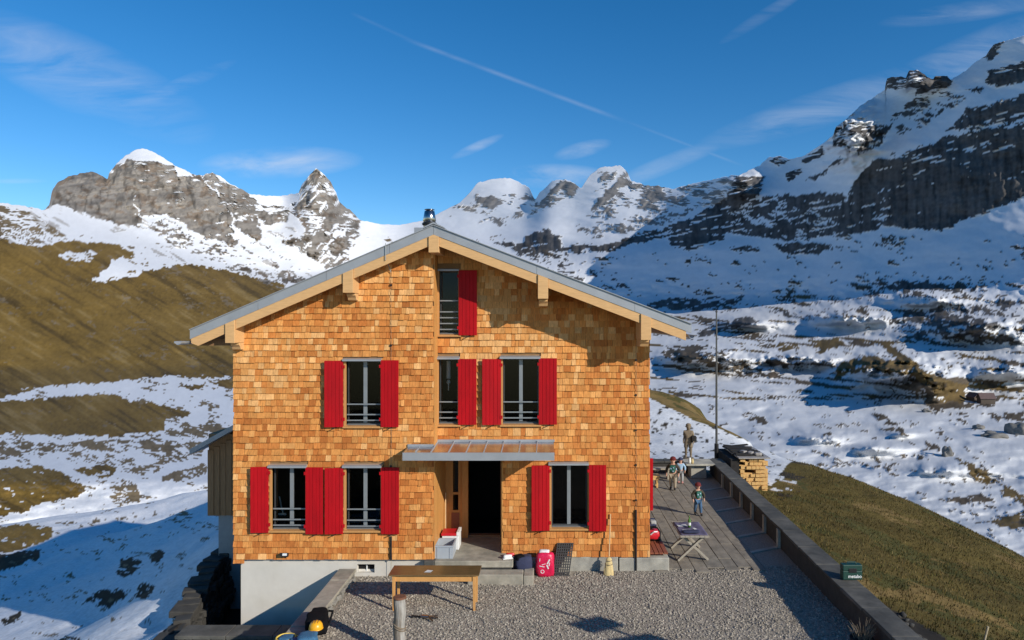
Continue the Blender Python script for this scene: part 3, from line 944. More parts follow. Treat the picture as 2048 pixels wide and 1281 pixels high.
def hill_z(X, Y, detail=True):
    X = np.atleast_1d(np.asarray(X, float))
    Y = np.atleast_1d(np.asarray(Y, float))
    sh = X.shape
    x, y = X.ravel(), Y.ravel()
    out = np.empty(x.shape)
    for i in range(0, len(x), 20000):
        q = np.stack([x[i:i + 20000], y[i:i + 20000]], -1)
        dd = np.linalg.norm(q[:, None] - cxy[None], axis=-1)
        out[i:i + 20000] = -dd @ wts[:n] + wts[n] + q @ wts[n + 1:]
    z = out.reshape(sh)
    if detail:
        r = np.hypot(X, Y + D)
        z = z + np.clip((r - 14) / 40, 0.25, 1) * 0.42 * fbm(X / 7, Y / 7, 4, 201) + 0.05 * fbm(X / 0.9, Y / 0.9, 3, 211)
    # terrace, house and light well are cut in
    ter = (X > -4.75) & (X < 6.45) & (Y > -40) & (Y < 11.0)
    z = np.where(ter, np.minimum(z, -0.8), z)
    hs = (X > -7.3) & (X < 2.4) & (Y > -0.4) & (Y < 11.5)
    z = np.where(hs, np.minimum(z, -0.8), z)
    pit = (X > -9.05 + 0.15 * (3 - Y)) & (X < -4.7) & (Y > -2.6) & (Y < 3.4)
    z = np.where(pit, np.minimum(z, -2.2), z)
    nw = (X > 6.35) & (X < 7.0) & (Y > -12) & (Y < 9.5)
    z = np.where(nw, np.minimum(z, 0.12), z)
    return z


azs = np.concatenate([np.linspace(-math.pi, math.atan2(-620 - CX, F), 60)[:-1],
                      np.arctan2(np.linspace(-620, 2620, 1050) - CX, F),
                      np.linspace(math.atan2(2620 - CX, F), math.pi, 60)[1:-1]])
NRH = 290
rr = np.concatenate([np.geomspace(1.0, 9.5, 14)[:-1], np.geomspace(9.5, 84, NRH)])
RRG, AZG = np.meshgrid(rr, azs, indexing='ij')
XH = RRG * np.sin(AZG)
YH = RRG * np.cos(AZG) - D
ZH = hill_z(XH, YH)
ZH = ZH - sstep(66, 84, RRG) * 9.0
dep = np.maximum(YH + D, 0.5)
HPX = np.where(YH + D > 0.6, CX + XH / dep * F, -2000.0)
HPY = np.where(YH + D > 0.6, CY + (ZC - ZH) / dep * F, 3000.0)
rock, rk, gr, gk, _ = cover(HPX, HPY)
wob = fbm(XH / 2.2, YH / 2.2, 4, 221) * 12
SN_R = [(1200, 740), (1290, 790), (1330, 812), (1368, 829), (1394, 845), (1424, 853), (1445, 859), (1463, 869), (1483, 875), (1513, 890), (1550, 909), (1590, 925), (1560, 950), (1540, 972), (1440, 940), (1200, 930)]
sn = inpoly(HPX + wob, HPY + wob * 0.5, SN_R)
rt = (XH > 5.5) & (HPX > 1250) | (XH > 5.5)
rt = rt | ((YH > 12) & (HPX > 1230))
gr = np.where(rt, np.where(sn, (fbm(HPX / 12, HPY / 4, 4, 231) > 0.38) * 1.0, 1.0), gr)
gk = np.where(rt, np.where(sn, 2, 3), gk)
rock = np.where(rt, 0.0, rock)
thin = (fbm(XH / 1.4, YH / 1.4, 4, 225) > 0.30) & inpoly(HPX, HPY, [(1500, 900), (1640, 935), (1640, 975), (1560, 1000), (1530, 980)])
gk = np.where(thin & rt, 2, gk)
snow2 = (fbm(XH / 0.8, YH / 0.8, 4, 227) > 0.36) & inpoly(HPX, HPY, [(1500, 900), (1600, 920), (1600, 985), (1530, 980)])
gr = np.where(snow2, 0, gr)
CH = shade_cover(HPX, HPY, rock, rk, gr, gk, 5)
n1 = fbm(XH / 3.2, YH / 3.2, 4, 241)[..., None]
n2 = fbm(XH / 0.5, YH / 0.5, 3, 243)[..., None]
n3 = fbm((XH + YH) / 1.2, (YH - XH) / 3.0, 4, 245)[..., None]
gcol = np.array([0.095, 0.070, 0.020]) * (1 + 0.30 * n1 + 0.25 * n2)
gcol = np.where(n3 > 0.18, np.array([0.070, 0.064, 0.019]) * (1 + 0.2 * n2), gcol)
gcol = np.where(n1 + 0.5 * n3 > 0.38, np.array([0.170, 0.115, 0.042]) * (1 + 0.25 * n2), gcol)
CH = np.where(((gk == 3) & (gr > 0.5))[..., None], gcol, CH)
back = (YH < -D + 2)
CH = np.where(back[..., None], np.array([0.075, 0.062, 0.035]) * (1 + 0.3 * n1), CH)
rub = (((XH - 6.95) / 0.75) ** 2 + ((YH + 3.3) / 1.7) ** 2 + 0.4 * n1[..., 0]) < 1
CH = np.where(rub[..., None], np.array([0.03, 0.026, 0.022]), CH)
dark_fill = ((XH > -8.75 - 0.12 * (YH + 1.5)) & (XH < -4.7) & (YH > -2.6) & (YH < 3.6))
CH = np.where(dark_fill[..., None], np.array([0.030, 0.026, 0.023]), CH)  # pit floor coloured near black, standing in for the shade there
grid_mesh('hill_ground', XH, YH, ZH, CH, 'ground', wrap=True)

# ------------------------------------------------------------------ grass on the bank beyond the parapet
NG = 52000
gx = RNG.uniform(6.5, 24, NG * 3)
gy = RNG.uniform(-7, 24, NG * 3)
gdp = gy + D
gpx = CX + gx / gdp * F
ok = (gpx > 1500) & (gpx < 2250) & (gx > 6.55 + 0.0 * gy)
zz = np.full(gx.shape, 0.0)
zz[ok] = hill_z(gx[ok], gy[ok])
gpy = CY + (ZC - zz) / gdp * F
snm = inpoly(gpx, gpy, SN_R)
ok &= ~((((gx - 6.95) / 0.75) ** 2 + ((gy + 3.3) / 1.7) ** 2) < 0.9)
ok &= ~snm & (gpy < 1330) & (zz > -6) & ~((gpx < 1620) & (gpy < 985) & (RNG.random(gx.shape) < 0.8))
ix = np.nonzero(ok)[0][:NG]
gx, gy, zz = gx[ix], gy[ix], zz[ix]
k = len(ix)
hgt = RNG.uniform(0.03, 0.085, k) * (1 + 0.5 * fbm(gx / 1.5, gy / 1.5, 3, 251))
an = RNG.uniform(0, 2 * math.pi, k)
wd = RNG.uniform(0.006, 0.016, k)
ln = RNG.uniform(0.2, 1.0, k) * hgt
la = an + RNG.uniform(-1, 1, k) + 1.5
v = np.empty((k, 3, 3), np.float32)
v[:, 0] = np.stack([gx - np.cos(an) * wd, gy - np.sin(an) * wd, zz - 0.01], -1)
v[:, 1] = np.stack([gx + np.cos(an) * wd, gy + np.sin(an) * wd, zz - 0.01], -1)
v[:, 2] = np.stack([gx + 0.35 * ln + np.cos(la) * ln * 0.6, gy - 0.1 * ln + np.sin(la) * ln * 0.6, zz + hgt], -1)
me = bpy.data.meshes.new('bank_grass')
me.from_pydata(v.reshape(-1, 3).tolist(), [], np.arange(k * 3).reshape(-1, 3).tolist())
base = np.array([[0.128, 0.092, 0.028], [0.085, 0.078, 0.022], [0.20, 0.145, 0.058], [0.098, 0.064, 0.022]])[RNG.choice(4, k, p=[.38, .34, .12, .16])]
nn = fbm(gx / 2.5, gy / 2.5, 4, 255)[:, None]
base = base * (1 + 0.5 * nn) * RNG.uniform(0.85, 1.12, (k, 1)) * 0.92
cc = np.ones((k, 3, 4), np.float32)
cc[..., :3] = np.clip(base, 0.01, 0.5)[:, None, :]
me.color_attributes.new('Col', 'FLOAT_COLOR', 'POINT').data.foreach_set('color', cc.ravel())
me.materials.append(M['dry_grass'])
o = bpy.data.objects.new('bank_grass', me)
COL.objects.link(o)
o['kind'] = 'stuff'
tag(o, 'dry autumn grass covering the bank outside the parapet', 'grass')

# ------------------------------------------------------------------ gravel terrace
mb = MB()
nx, ny = 40, 60
xs = np.linspace(-4.62, 6.25, nx)
ys = np.linspace(-24, 11.2, ny)
XX, YY = np.meshgrid(xs, ys)
ZZ = 0.018 * fbm(XX / 1.3, YY / 1.3, 3, 301) - 0.004
grav = grid_mesh('gravel_terrace', XX, YY, ZZ, np.ones(XX.shape + (3,)) * 0.25, 'gravel')


def pebbles(name, k, x0, x1, y0, y1, keep=None):
    x = RNG.uniform(x0, x1, k)
    y = RNG.uniform(y0, y1, k)
    if keep is not None:
        m = keep(x, y)
        x, y = x[m], y[m]
    k = len(x)
    z = 0.018 * fbm(x / 1.3, y / 1.3, 3, 301) - 0.004
    s = RNG.uniform(0.012, 0.034, k)
    octa = np.array([[1, 0, 0], [-1, 0, 0], [0, 1, 0], [0, -1, 0], [0, 0, .7], [0, 0, -.5]], float)
    vv = octa[None] * s[:, None, None] * RNG.uniform(0.6, 1.3, (k, 6, 1))
    a = RNG.uniform(0, 6.28, k)
    ca, sa = np.cos(a), np.sin(a)
    rx = vv[..., 0] * ca[:, None] - vv[..., 1] * sa[:, None]
    ry = vv[..., 0] * sa[:, None] + vv[..., 1] * ca[:, None]
    vv = np.stack([rx + x[:, None], ry + y[:, None], vv[..., 2] + z[:, None] + 0.004], -1)
    ff = np.array([[0, 2, 4], [2, 1, 4], [1, 3, 4], [3, 0, 4], [2, 0, 5], [1, 2, 5], [3, 1, 5], [0, 3, 5]])
    fs_ = (np.arange(k)[:, None, None] * 6 + ff[None]).reshape(-1, 3)
    me = bpy.data.meshes.new(name)
    me.from_pydata(vv.reshape(-1, 3).tolist(), [], fs_.tolist())
    tone = RNG.uniform(0.5, 1.4, (k, 1)) * np.array([0.30, 0.262, 0.208])
    cc = np.ones((k, 6, 4), np.float32)
    cc[..., :3] = tone[:, None]
    me.color_attributes.new('Col', 'FLOAT_COLOR', 'POINT').data.foreach_set('color', cc.ravel())
    me.materials.append(M['pebble'])
    o = bpy.data.objects.new(name, me)
    COL.objects.link(o)
    o['kind'] = 'stuff'
    tag(o, 'loose grey gravel on the terrace in front of the house', 'gravel')
    return o


pebbles('loose_gravel', 30000, -4.4, 6.0, -5.2, 0.3, lambda x, y: (y < -0.1) | (x > 2.9))

# paving beside the house
pave = MB().box(2.45, 5.15, 0.05, 10.45, -0.3, 0.012).build('terrace_paving', 'dark_fill')
pave['kind'] = 'structure'
x = 2.47
while x < 5.1:
    w = random.uniform(0.30, 0.42)
    if x + w > 5.05:
        w = 5.14 - x
    y = random.uniform(-0.25, 0.25)
    while y < 10.4:
        l = random.uniform(0.6, 1.2)
        y1 = min(y + l, 10.44)
        z = 0.035 + random.uniform(-0.006, 0.006)
        MB().box(x, x + w - 0.013, y, y1 - 0.012, -0.05, z).build('paving_slab', 'paving', pave, bevel=0.006)
        y += l
    x += w

# ------------------------------------------------------------------ right parapet
wx = lambda Y: 5.82 + (Y + 4.87) * 0.0227      # inner face of the cap
par = thing('parapet_wall', 'long low stone parapet with slate cap slabs beside the grass bank', 'wall', (6.3, -12, 0))
mb = MB()
for ya, yb in ((-12, -8), (-8, -4), (-4, 0), (0, 4), (4, 8), (8, 10.6)):
    a, b = wx(ya) + 0.05, wx(yb) + 0.05
    mb.hexa([(a, ya, -0.9), (a + 0.40, ya, -0.9), (b + 0.40, yb, -0.9), (b, yb, -0.9),
             (a, ya, 0.49), (a + 0.40, ya, 0.49), (b + 0.40, yb, 0.49), (b, yb, 0.49)])
mb.build('wall_body', 'wallstone', par)
y = -12.0
while y < 10.5:
    l = random.uniform(0.95, 1.5)
    y1 = min(y + l, 10.62)
    a, b = wx(y), wx(y1)
    j = lambda s=0.018: random.uniform(-s, s)
    zt = 0.56 + j(0.006)
    MB().hexa([(a + j(), y + .006, .492), (a + .5 + j(), y + .006, .492), (b + .5 + j(), y1 - .006, .492), (b + j(), y1 - .006, .492),
               (a + j(), y + .006, zt), (a + .5 + j(), y + .006, zt), (b + .5 + j(), y1 - .006, zt + j(.004)), (b + j(), y1 - .006, zt)]).build('cap_slab', 'slate', par, bevel=0.012)
    y = y1
for Y in (1.6, 2.9, 4.2, 5.5, 6.8, 8.1):
    a = wx(Y)
    MB().box(a - 0.02, a + 0.05, Y, Y + 0.14, 0.0, 0.49).build('pilaster', 'concrete', par)
    MB().hexa([(a - .9, Y - .45, -.02), (a - .9, Y - .33, -.02), (a - .02, Y + .14, -.02), (a - .02, Y, -.02),
               (a - .9, Y - .45, .024), (a - .9, Y - .33, .024), (a - .02, Y + .14, .024), (a - .02, Y, .024)]).build('ground_rib', 'concrete', par)

# rear parapet
rear = thing('rear_parapet_wall', 'low dark wall closing the far end of the paved terrace', 'wall', (4, 10.8, 0))
MB().box(2.3, 6.0, 10.62, 11.0, -0.8, 0.40).build('wall_body', 'wallstone', rear)
x = 2.3
while x < 6.0:
    x1 = min(x + random.uniform(0.9, 1.3), 6.08)
    MB().box(x + .005, x1 - .005, 10.56, 11.06, 0.402, 0.47 + random.uniform(-.004, .004)).build('cap_slab', 'slate', rear, bevel=0.01)
    x = x1

# ------------------------------------------------------------------ left low wall and light well
low = thing('low_terrace_wall', 'low stone wall edging the gravel left of the table', 'wall', (-4.7, -3, 0))
MB().box(-4.83, -4.52, -9.5, -0.47, -2.3, 0.13).build('wall_body', 'palestone', low)
y = -9.5
while y < -0.5:
    y1 = min(y + random.uniform(0.7, 1.3), -0.46)
    MB().box(-4.88, -4.47 - random.uniform(0, .03), y + .004, y1 - .004, 0.132, 0.2 + random.uniform(-.006, .006)).build('cap_slab', 'step', low, bevel=0.012)
    y = y1
for i in range(26):
    yy = random.uniform(-4.5, -0.6)
    zz_ = random.uniform(0.0, 0.1)
    MB().obox((-4.50, yy, zz_), (0.10, random.uniform(.1, .26), random.uniform(.05, .1)), (random.uniform(-.2, .2), random.uniform(-.3, .3), random.uniform(-.2, .2))).build('facing_stone', 'palestone', low, bevel=0.015)

frontw = thing('light_well_wall', 'slab topped stone wall closing the sunken well by the white plinth', 'wall', (-6.6, -1.5, -2))
MB().box(-7.85, -4.84, -1.72, -1.32, -3.2, -0.83).build('wall_core', 'dark_fill', frontw)
for a, b in ((-7.98, -6.9), (-6.89, -5.9), (-5.89, -4.90)):
    MB().box(a, b, -1.80, -1.25, -0.829, -0.75).build('cap_slab', 'slate', frontw, bevel=0.012)
for r_ in range(6):
    x = -7.95
    z0 = -0.835 - (r_ + 1) * 0.17
    while x < -4.9:
        w = random.uniform(0.16, 0.4)
        MB().obox((x + w / 2, -1.74 + random.uniform(-.02, .02), z0 + .085), (w - .02, 0.16, 0.15), (random.uniform(-.06, .06), random.uniform(-.05, .05), random.uniform(-.06, .06))).build('wall_stone', 'palestone', frontw, bevel=0.02)
        x += w

well = thing('dry_stone_lining', 'dark dry stone lining between the snow slope and the sunken well', 'wall', (-9, 1, -1.5))
path = [(-8.30, -1.75), (-8.52, -0.8), (-8.80, 0.4), (-9.10, 1.6), (-9.35, 2.6), (-9.3, 3.3), (-8.8, 3.7)]
ztop = [-1.15, -1.1, -0.98, -0.85, -0.72, -0.62, -0.6]
acc = 0
for i in range(len(path) - 1):
    (xa, ya), (xb, yb) = path[i], path[i + 1]
    L = math.hypot(xb - xa, yb - ya)
    an = math.atan2(yb - ya, xb - xa)
    for lay in range(8):
        t_ = random.uniform(-.1, .1)
        while t_ < L:
            w = random.uniform(.25, .5)
            f_ = min(max((t_ + w / 2) / L, 0), 1)
            zt = ztop[i] * (1 - f_) + ztop[i + 1] * f_ - lay * 0.16
            c_ = (xa + (xb - xa) * f_ + random.uniform(-.07, .07) + lay * .03, ya + (yb - ya) * f_, zt - .07)
            MB().obox(c_, (w, random.uniform(.35, .6), random.uniform(.12, .17)), (random.uniform(-.08, .08), random.uniform(-.08, .08), an + random.uniform(-.15, .15))).build('wall_stone', 'wallstone', well, bevel=0.02)
            t_ += w + .01

# ------------------------------------------------------------------ house
YL, YR, YB = -0.44, 0.0, -0.94      # left wall plane, right wall plane, bargeboard plane
XWL, XWR, XST = PX(469, YL), PX(1298, YR), PX(868, YL)
XRI = PX(867, YB)
HB = 10.6                             # back of the house
house = thing('alpine_house', 'gabled mountain house clad in orange cedar shingles with red shutters', 'house', (-2.5, 5, 0))
XEL, ZEL = PX(380, YB), PZ(660, YB)
XER, ZER = PX(1383, YB), PZ(648, YB)
ZRI = PZ(451, YB)


def roof_z(x):
    """top edge of the verge"""
    if x < XRI:
        return ZRI + (x - XRI) * (ZRI - ZEL) / (XRI - XEL)
    return ZRI - (x - XRI) * (ZRI - ZER) / (XER - XRI)


FH, BH = 0.205, 0.215     # zinc verge height, bargeboard height (vertical)
SOF = FH + 0.085          # soffit below verge top


def rects(l):
    return l


# openings: (kind, plane, glass x0,x1 px, top py, bottom py)
WIN = [
    dict(n='W1', Y=YL, x=(545, 612), y=(933, 1058), mull=580.5, rails=(1018, 1039.6, 1051), sh=((505, 540, 932, 1063), (613.5, 649, 933, 1066)), fl=(539, 615.5, 929)),
    dict(n='W2', Y=YL, x=(693, 762), y=(933, 1058), mull=728.5, rails=(1019, 1041, 1053), sh=((652.5, 688.5, 934, 1065.5), (763.5, 800, 933, 1066)), fl=(687, 765, 929)),
    dict(n='W3', Y=YL, x=(693, 762), y=(721, 850), mull=728.5, rails=(808.7, 829.4, 841), sh=((651.7, 688.5, 721, 853), (763, 799, 720, 853)), fl=(687.5, 764, 717)),
    dict(n='W4', Y=YR, x=(878, 916), y=(718, 847), mull=None, rails=(804, 824.5, 836), sh=(None, (917, 954, 717.5, 848.5)), fl=(874.5, 920, 713.5)),
    dict(n='W5', Y=YR, x=(1006, 1077), y=(717, 847), mull=1041.5, rails=(804, 824.5, 836), sh=((965, 1003, 717.5, 848.5), (1077.5, 1114, 716, 848)), fl=(1000, 1081, 712.5)),
    dict(n='W6', Y=YR, x=(1103, 1175), y=(928, 1054), mull=1138, rails=(), sh=((1063, 1099.5, 929, 1059), (1177, 1212, 928.5, 1060)), fl=(1097, 1177, 924)),
    dict(n='W7', Y=YR, x=(879, 917), y=(542, 668), mull=None, rails=(601.4, 623.7, 635.4, 647, 658.8), sh=(None, (918, 955, 541, 670.5)), fl=(877, 919, 538)),
]
op_l, op_r = [], []
for w in WIN:
    Y = w['Y']
    rc = (PX(w['x'][0], Y), PX(w['x'][1], Y), PZ(w['y'][1], Y), PZ(w['y'][0], Y))
    w['rc'] = rc
    (op_l if Y == YL else op_r).append(rc)
DX0, DX1, DZ0, DZ1 = XST, PX(1006, YR), 0.42, 2.90
op_r.append((DX0 - 0.02, DX1, DZ0 - 0.3, DZ1))
BW = (PX(713, YL), PX(748, YL), PZ(1147, YL), PZ(1130, YL))     # basement window
ZBL, ZBR = PZ(1117, YL), PZ(1112, YR)


def walled(x0, x1, z0, y0, y1, ops, topf, extra=()):
    mb = MB()
    xs = sorted({x0, x1, *[v for r_ in ops for v in r_[:2] if x0 < v < x1], *[e for e in extra if x0 < e < x1]})
    for a, b in zip(xs[:-1], xs[1:]):
        cuts = sorted([(r_[2], r_[3]) for r_ in ops if r_[0] < (a + b) / 2 < r_[1]])
        z = z0
        for c0, c1 in cuts:
            if c0 > z:
                mb.box(a, b, y0, y1, z, c0)
            z = max(z, c1)
        ta, tb = topf(a), topf(b)
        mb.hexa([(a, y0, z), (b, y0, z), (b, y1, z), (a, y1, z), (a, y0, ta), (b, y0, tb), (b, y1, tb), (a, y1, ta)])
    return mb


wtop = lambda x: roof_z(x) - SOF + 0.03
wall_l = walled(XWL, XST, ZBL, YL, YL + 0.3, op_l, wtop, (XRI,)).build('wall', 'wall_board', house)
wall_r = walled(XST, XWR, ZBR, YR, YR + 0.3, op_r, wtop, (XRI,)).build('wall', 'wall_board', house)
# side and rear walls, plain
mb = MB()
mb.box(XWL, XWL + 0.3, YL + 0.301, HB, -0.6, roof_z(XWL) - SOF)
mb.box(XWR - 0.3, XWR, YR + 0.301, HB, -0.2, roof_z(XWR) - SOF)
mb.box(XWL, XWR, HB, HB + 0.3, -0.6, roof_z(XWL) - SOF)
mb.prism([(XWL, roof_z(XWL) - SOF + .002), (XWR, roof_z(XWR) - SOF + .002), (XRI, ZRI - SOF)], HB, HB + 0.3)
mb.build('side_wall', 'wall_board', house)
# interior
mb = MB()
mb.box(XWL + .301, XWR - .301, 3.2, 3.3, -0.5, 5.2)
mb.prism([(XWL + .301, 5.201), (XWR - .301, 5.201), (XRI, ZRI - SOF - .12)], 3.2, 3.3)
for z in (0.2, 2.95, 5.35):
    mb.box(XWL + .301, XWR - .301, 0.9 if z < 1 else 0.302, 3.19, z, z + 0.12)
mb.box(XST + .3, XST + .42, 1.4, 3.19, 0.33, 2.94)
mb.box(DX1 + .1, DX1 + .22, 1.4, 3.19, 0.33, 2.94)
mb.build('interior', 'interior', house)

# shingles
PAL = np.array([[0.64, 0.300, 0.092], [0.575, 0.230, 0.060], [0.515, 0.185, 0.044], [0.445, 0.145, 0.032], [0.69, 0.370, 0.14], [0.60, 0.255, 0.068]])
SH = []   # (area, verts, colour, parent key)


def shingle_field(x0, x1, z0, topf, ypl, ops, key, rowh, dark=0.0):
    row = 0
    z = z0
    while True:
        if z > max(topf(x0), topf(x1), topf(min(max(XRI, x0), x1))):
            break
        zt_vis = z + rowh
        x = x0 - random.uniform(0, 0.1)
        band = random.uniform(-0.06, 0.06)
        while x < x1:
            w = random.choice((0.085, 0.10, 0.115, 0.13, 0.15, 0.175, 0.21)) * random.uniform(.92, 1.08)
            segs = [(max(x, x0), min(x + w, x1))]
            for (a, b, c0, c1) in ops:
                if zt_vis > c0 + 0.04 and z < c1 - 0.02:
                    ns = []
                    for (s0, s1) in segs:
                        if s1 <= a or s0 >= b:
                            ns.append((s0, s1))
                        else:
                            if s0 < a:
                                ns.append((s0, a))
                            if s1 > b:
                                ns.append((b, s1))
                    segs = ns
            for (s0, s1) in segs:
                if s1 - s0 < 0.03:
                    continue
                tz = min(topf(s0), topf(s1)) + 0.02
                if z > tz - 0.03:
                    continue
                top = min(zt_vis + 0.035, max(tz, z + 0.04))
                jz = random.uniform(-0.007, 0.006)
                th = random.uniform(0.022, 0.042)
                g_ = 0.0025
                zb = z + jz
                v = [(s0 + g_, ypl - th - .012, zb), (s1 - g_, ypl - th - .012, zb), (s1 - g_, ypl - .002, zb), (s0 + g_, ypl - .002, zb),
                     (s0 + g_, ypl - .012, top), (s1 - g_, ypl - .012, top), (s1 - g_, ypl - .002, top), (s0 + g_, ypl - .002, top)]
                # weathering runs in soft zones: paler above, redder near the eaves shade and the base
                zone = vnoise(np.array([s0 * 0.55 + 9]), np.array([z * 0.6]), seed=401)[0] * 0.8 + (z - 2.6) / 6.0
                u = random.gauss(0.0, 0.62) + zone * 0.75 - dark
                if u > 0.75:
                    ci = random.choice((0, 4, 4))
                elif u > 0.2:
                    ci = random.choice((0, 1, 5))
                elif u > -0.45:
                    ci = random.choice((1, 2, 5))
                else:
                    ci = random.choice((2, 3))
                colr = PAL[ci] * random.uniform(0.86, 1.10) * (1 + band)
                SH.append(((s1 - s0) * (top - z), v, colr, key))
            x += w
        z += rowh
        row += 1


rowl = (PZ(900, YL) - PZ(1000, YL)) / 8.15
rowr = (PZ(900, YR) - PZ(1000, YR)) / 7.85


def grow(ops, e=0.055):
    return [(a - e, b + e, c - .07, d + .06) for a, b, c, d in ops]


ol = grow(op_l)
orr = grow(op_r[:-1]) + [op_r[-1]]
shtop = lambda x: roof_z(x) - SOF
shingle_field(XWL - .02, XST, ZBL - 0.01, shtop, YL, ol, 'l', rowl)
shingle_field(XWL - .02, PX(489, YL), ZBL - .10, lambda x: ZBL - .03, YL, [], 'l', rowl)
shingle_field(XST + .02, XWR + .02, ZBR - 0.01, shtop, YR, orr, 'r', rowr, 0.05)
order = sorted(range(len(SH)), key=lambda i: -SH[i][0])
single = set(order[:300])
HEXF = [(0, 3, 2, 1), (4, 5, 6, 7), (0, 1, 5, 4), (1, 2, 6, 5), (2, 3, 7, 6), (3, 0, 4, 7)]


def col_mesh(name, items, parent, kind=None):
    vs_, fs_, cs = [], [], []
    for (_, v, c, _k) in items:
        n_ = len(vs_)
        vs_ += v
        fs_ += [tuple(i + n_ for i in q) for q in HEXF]
        cs += [(*c, 1)] * 8
    me = bpy.data.meshes.new(name)
    me.from_pydata(vs_, [], fs_)
    me.color_attributes.new('Col', 'FLOAT_COLOR', 'POINT').data.foreach_set('color', np.array(cs, np.float32).ravel())
    me.materials.append(M['shingle'])
    o = bpy.data.objects.new(name, me)
    COL.objects.link(o)
    adopt(o, parent)
    if kind:
        o['kind'] = kind
    return o


for i in order[:300]:
    col_mesh('shingle', [SH[i]], wall_l if SH[i][3] == 'l' else wall_r)
col_mesh('shingle_cladding', [SH[i] for i in order[300:] if SH[i][3] == 'l'], wall_l, 'stuff')
col_mesh('shingle_cladding', [SH[i] for i in order[300:] if SH[i][3] == 'r'], wall_r, 'stuff')
# corner board on the step between the two wall planes
MB().box(XST + .002, XST + .02, YL - .02, YR - .02, ZBL, roof_z(XST) - SOF).build('corner_board', 'honey_wood', house)

# plinths
wp = walled(PX(480, YL), XST, -3.0, YL + .05, YL + .3, [BW], lambda x: ZBL - .002)
wp.build('plinth', 'plaster', house)
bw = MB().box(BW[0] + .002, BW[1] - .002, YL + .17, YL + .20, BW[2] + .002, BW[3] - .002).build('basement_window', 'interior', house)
mx_ = (BW[0] + BW[1]) / 2
MB().box(mx_ - .012, mx_ + .012, YL + .14, YL + .168, BW[2] + .002, BW[3] - .002).build('glazing_bar', 'white', bw)
MB().hexa([(BW[0] + .03, YL + .03, BW[2] - .13), (BW[1] - .05, YL + .03, BW[2] - .13), (BW[1] - .002, YL + .17, BW[2] + .03), (BW[0] + .002, YL + .17, BW[2] + .03),
           (BW[0] + .03, YL + .05, BW[2] - .12), (BW[1] - .05, YL + .05, BW[2] - .12), (BW[1] - .002, YL + .17, BW[2] + .045), (BW[0] + .002, YL + .17, BW[2] + .045)]).build('sill', 'plaster', bw)
MB().box(DX1 + .02, 1.62, YR - .03, YR + .25, -0.4, ZBR - .01).build('plinth', 'concrete', house, bevel=0.02)
MB().box(1.64, 2.83, YR - .05, YR + .3, -0.4, ZBR - .03).build('plinth', 'concrete', house, bevel=0.02)
MB().box(XST + .002, DX1 + .01, YR + .02, YR + .25, -0.4, 0.26).build('plinth', 'concrete', house)
MB().box(XST - .3, XST, YL + .3, YR + .3, -.4, ZBL).build('plinth', 'concrete', house)

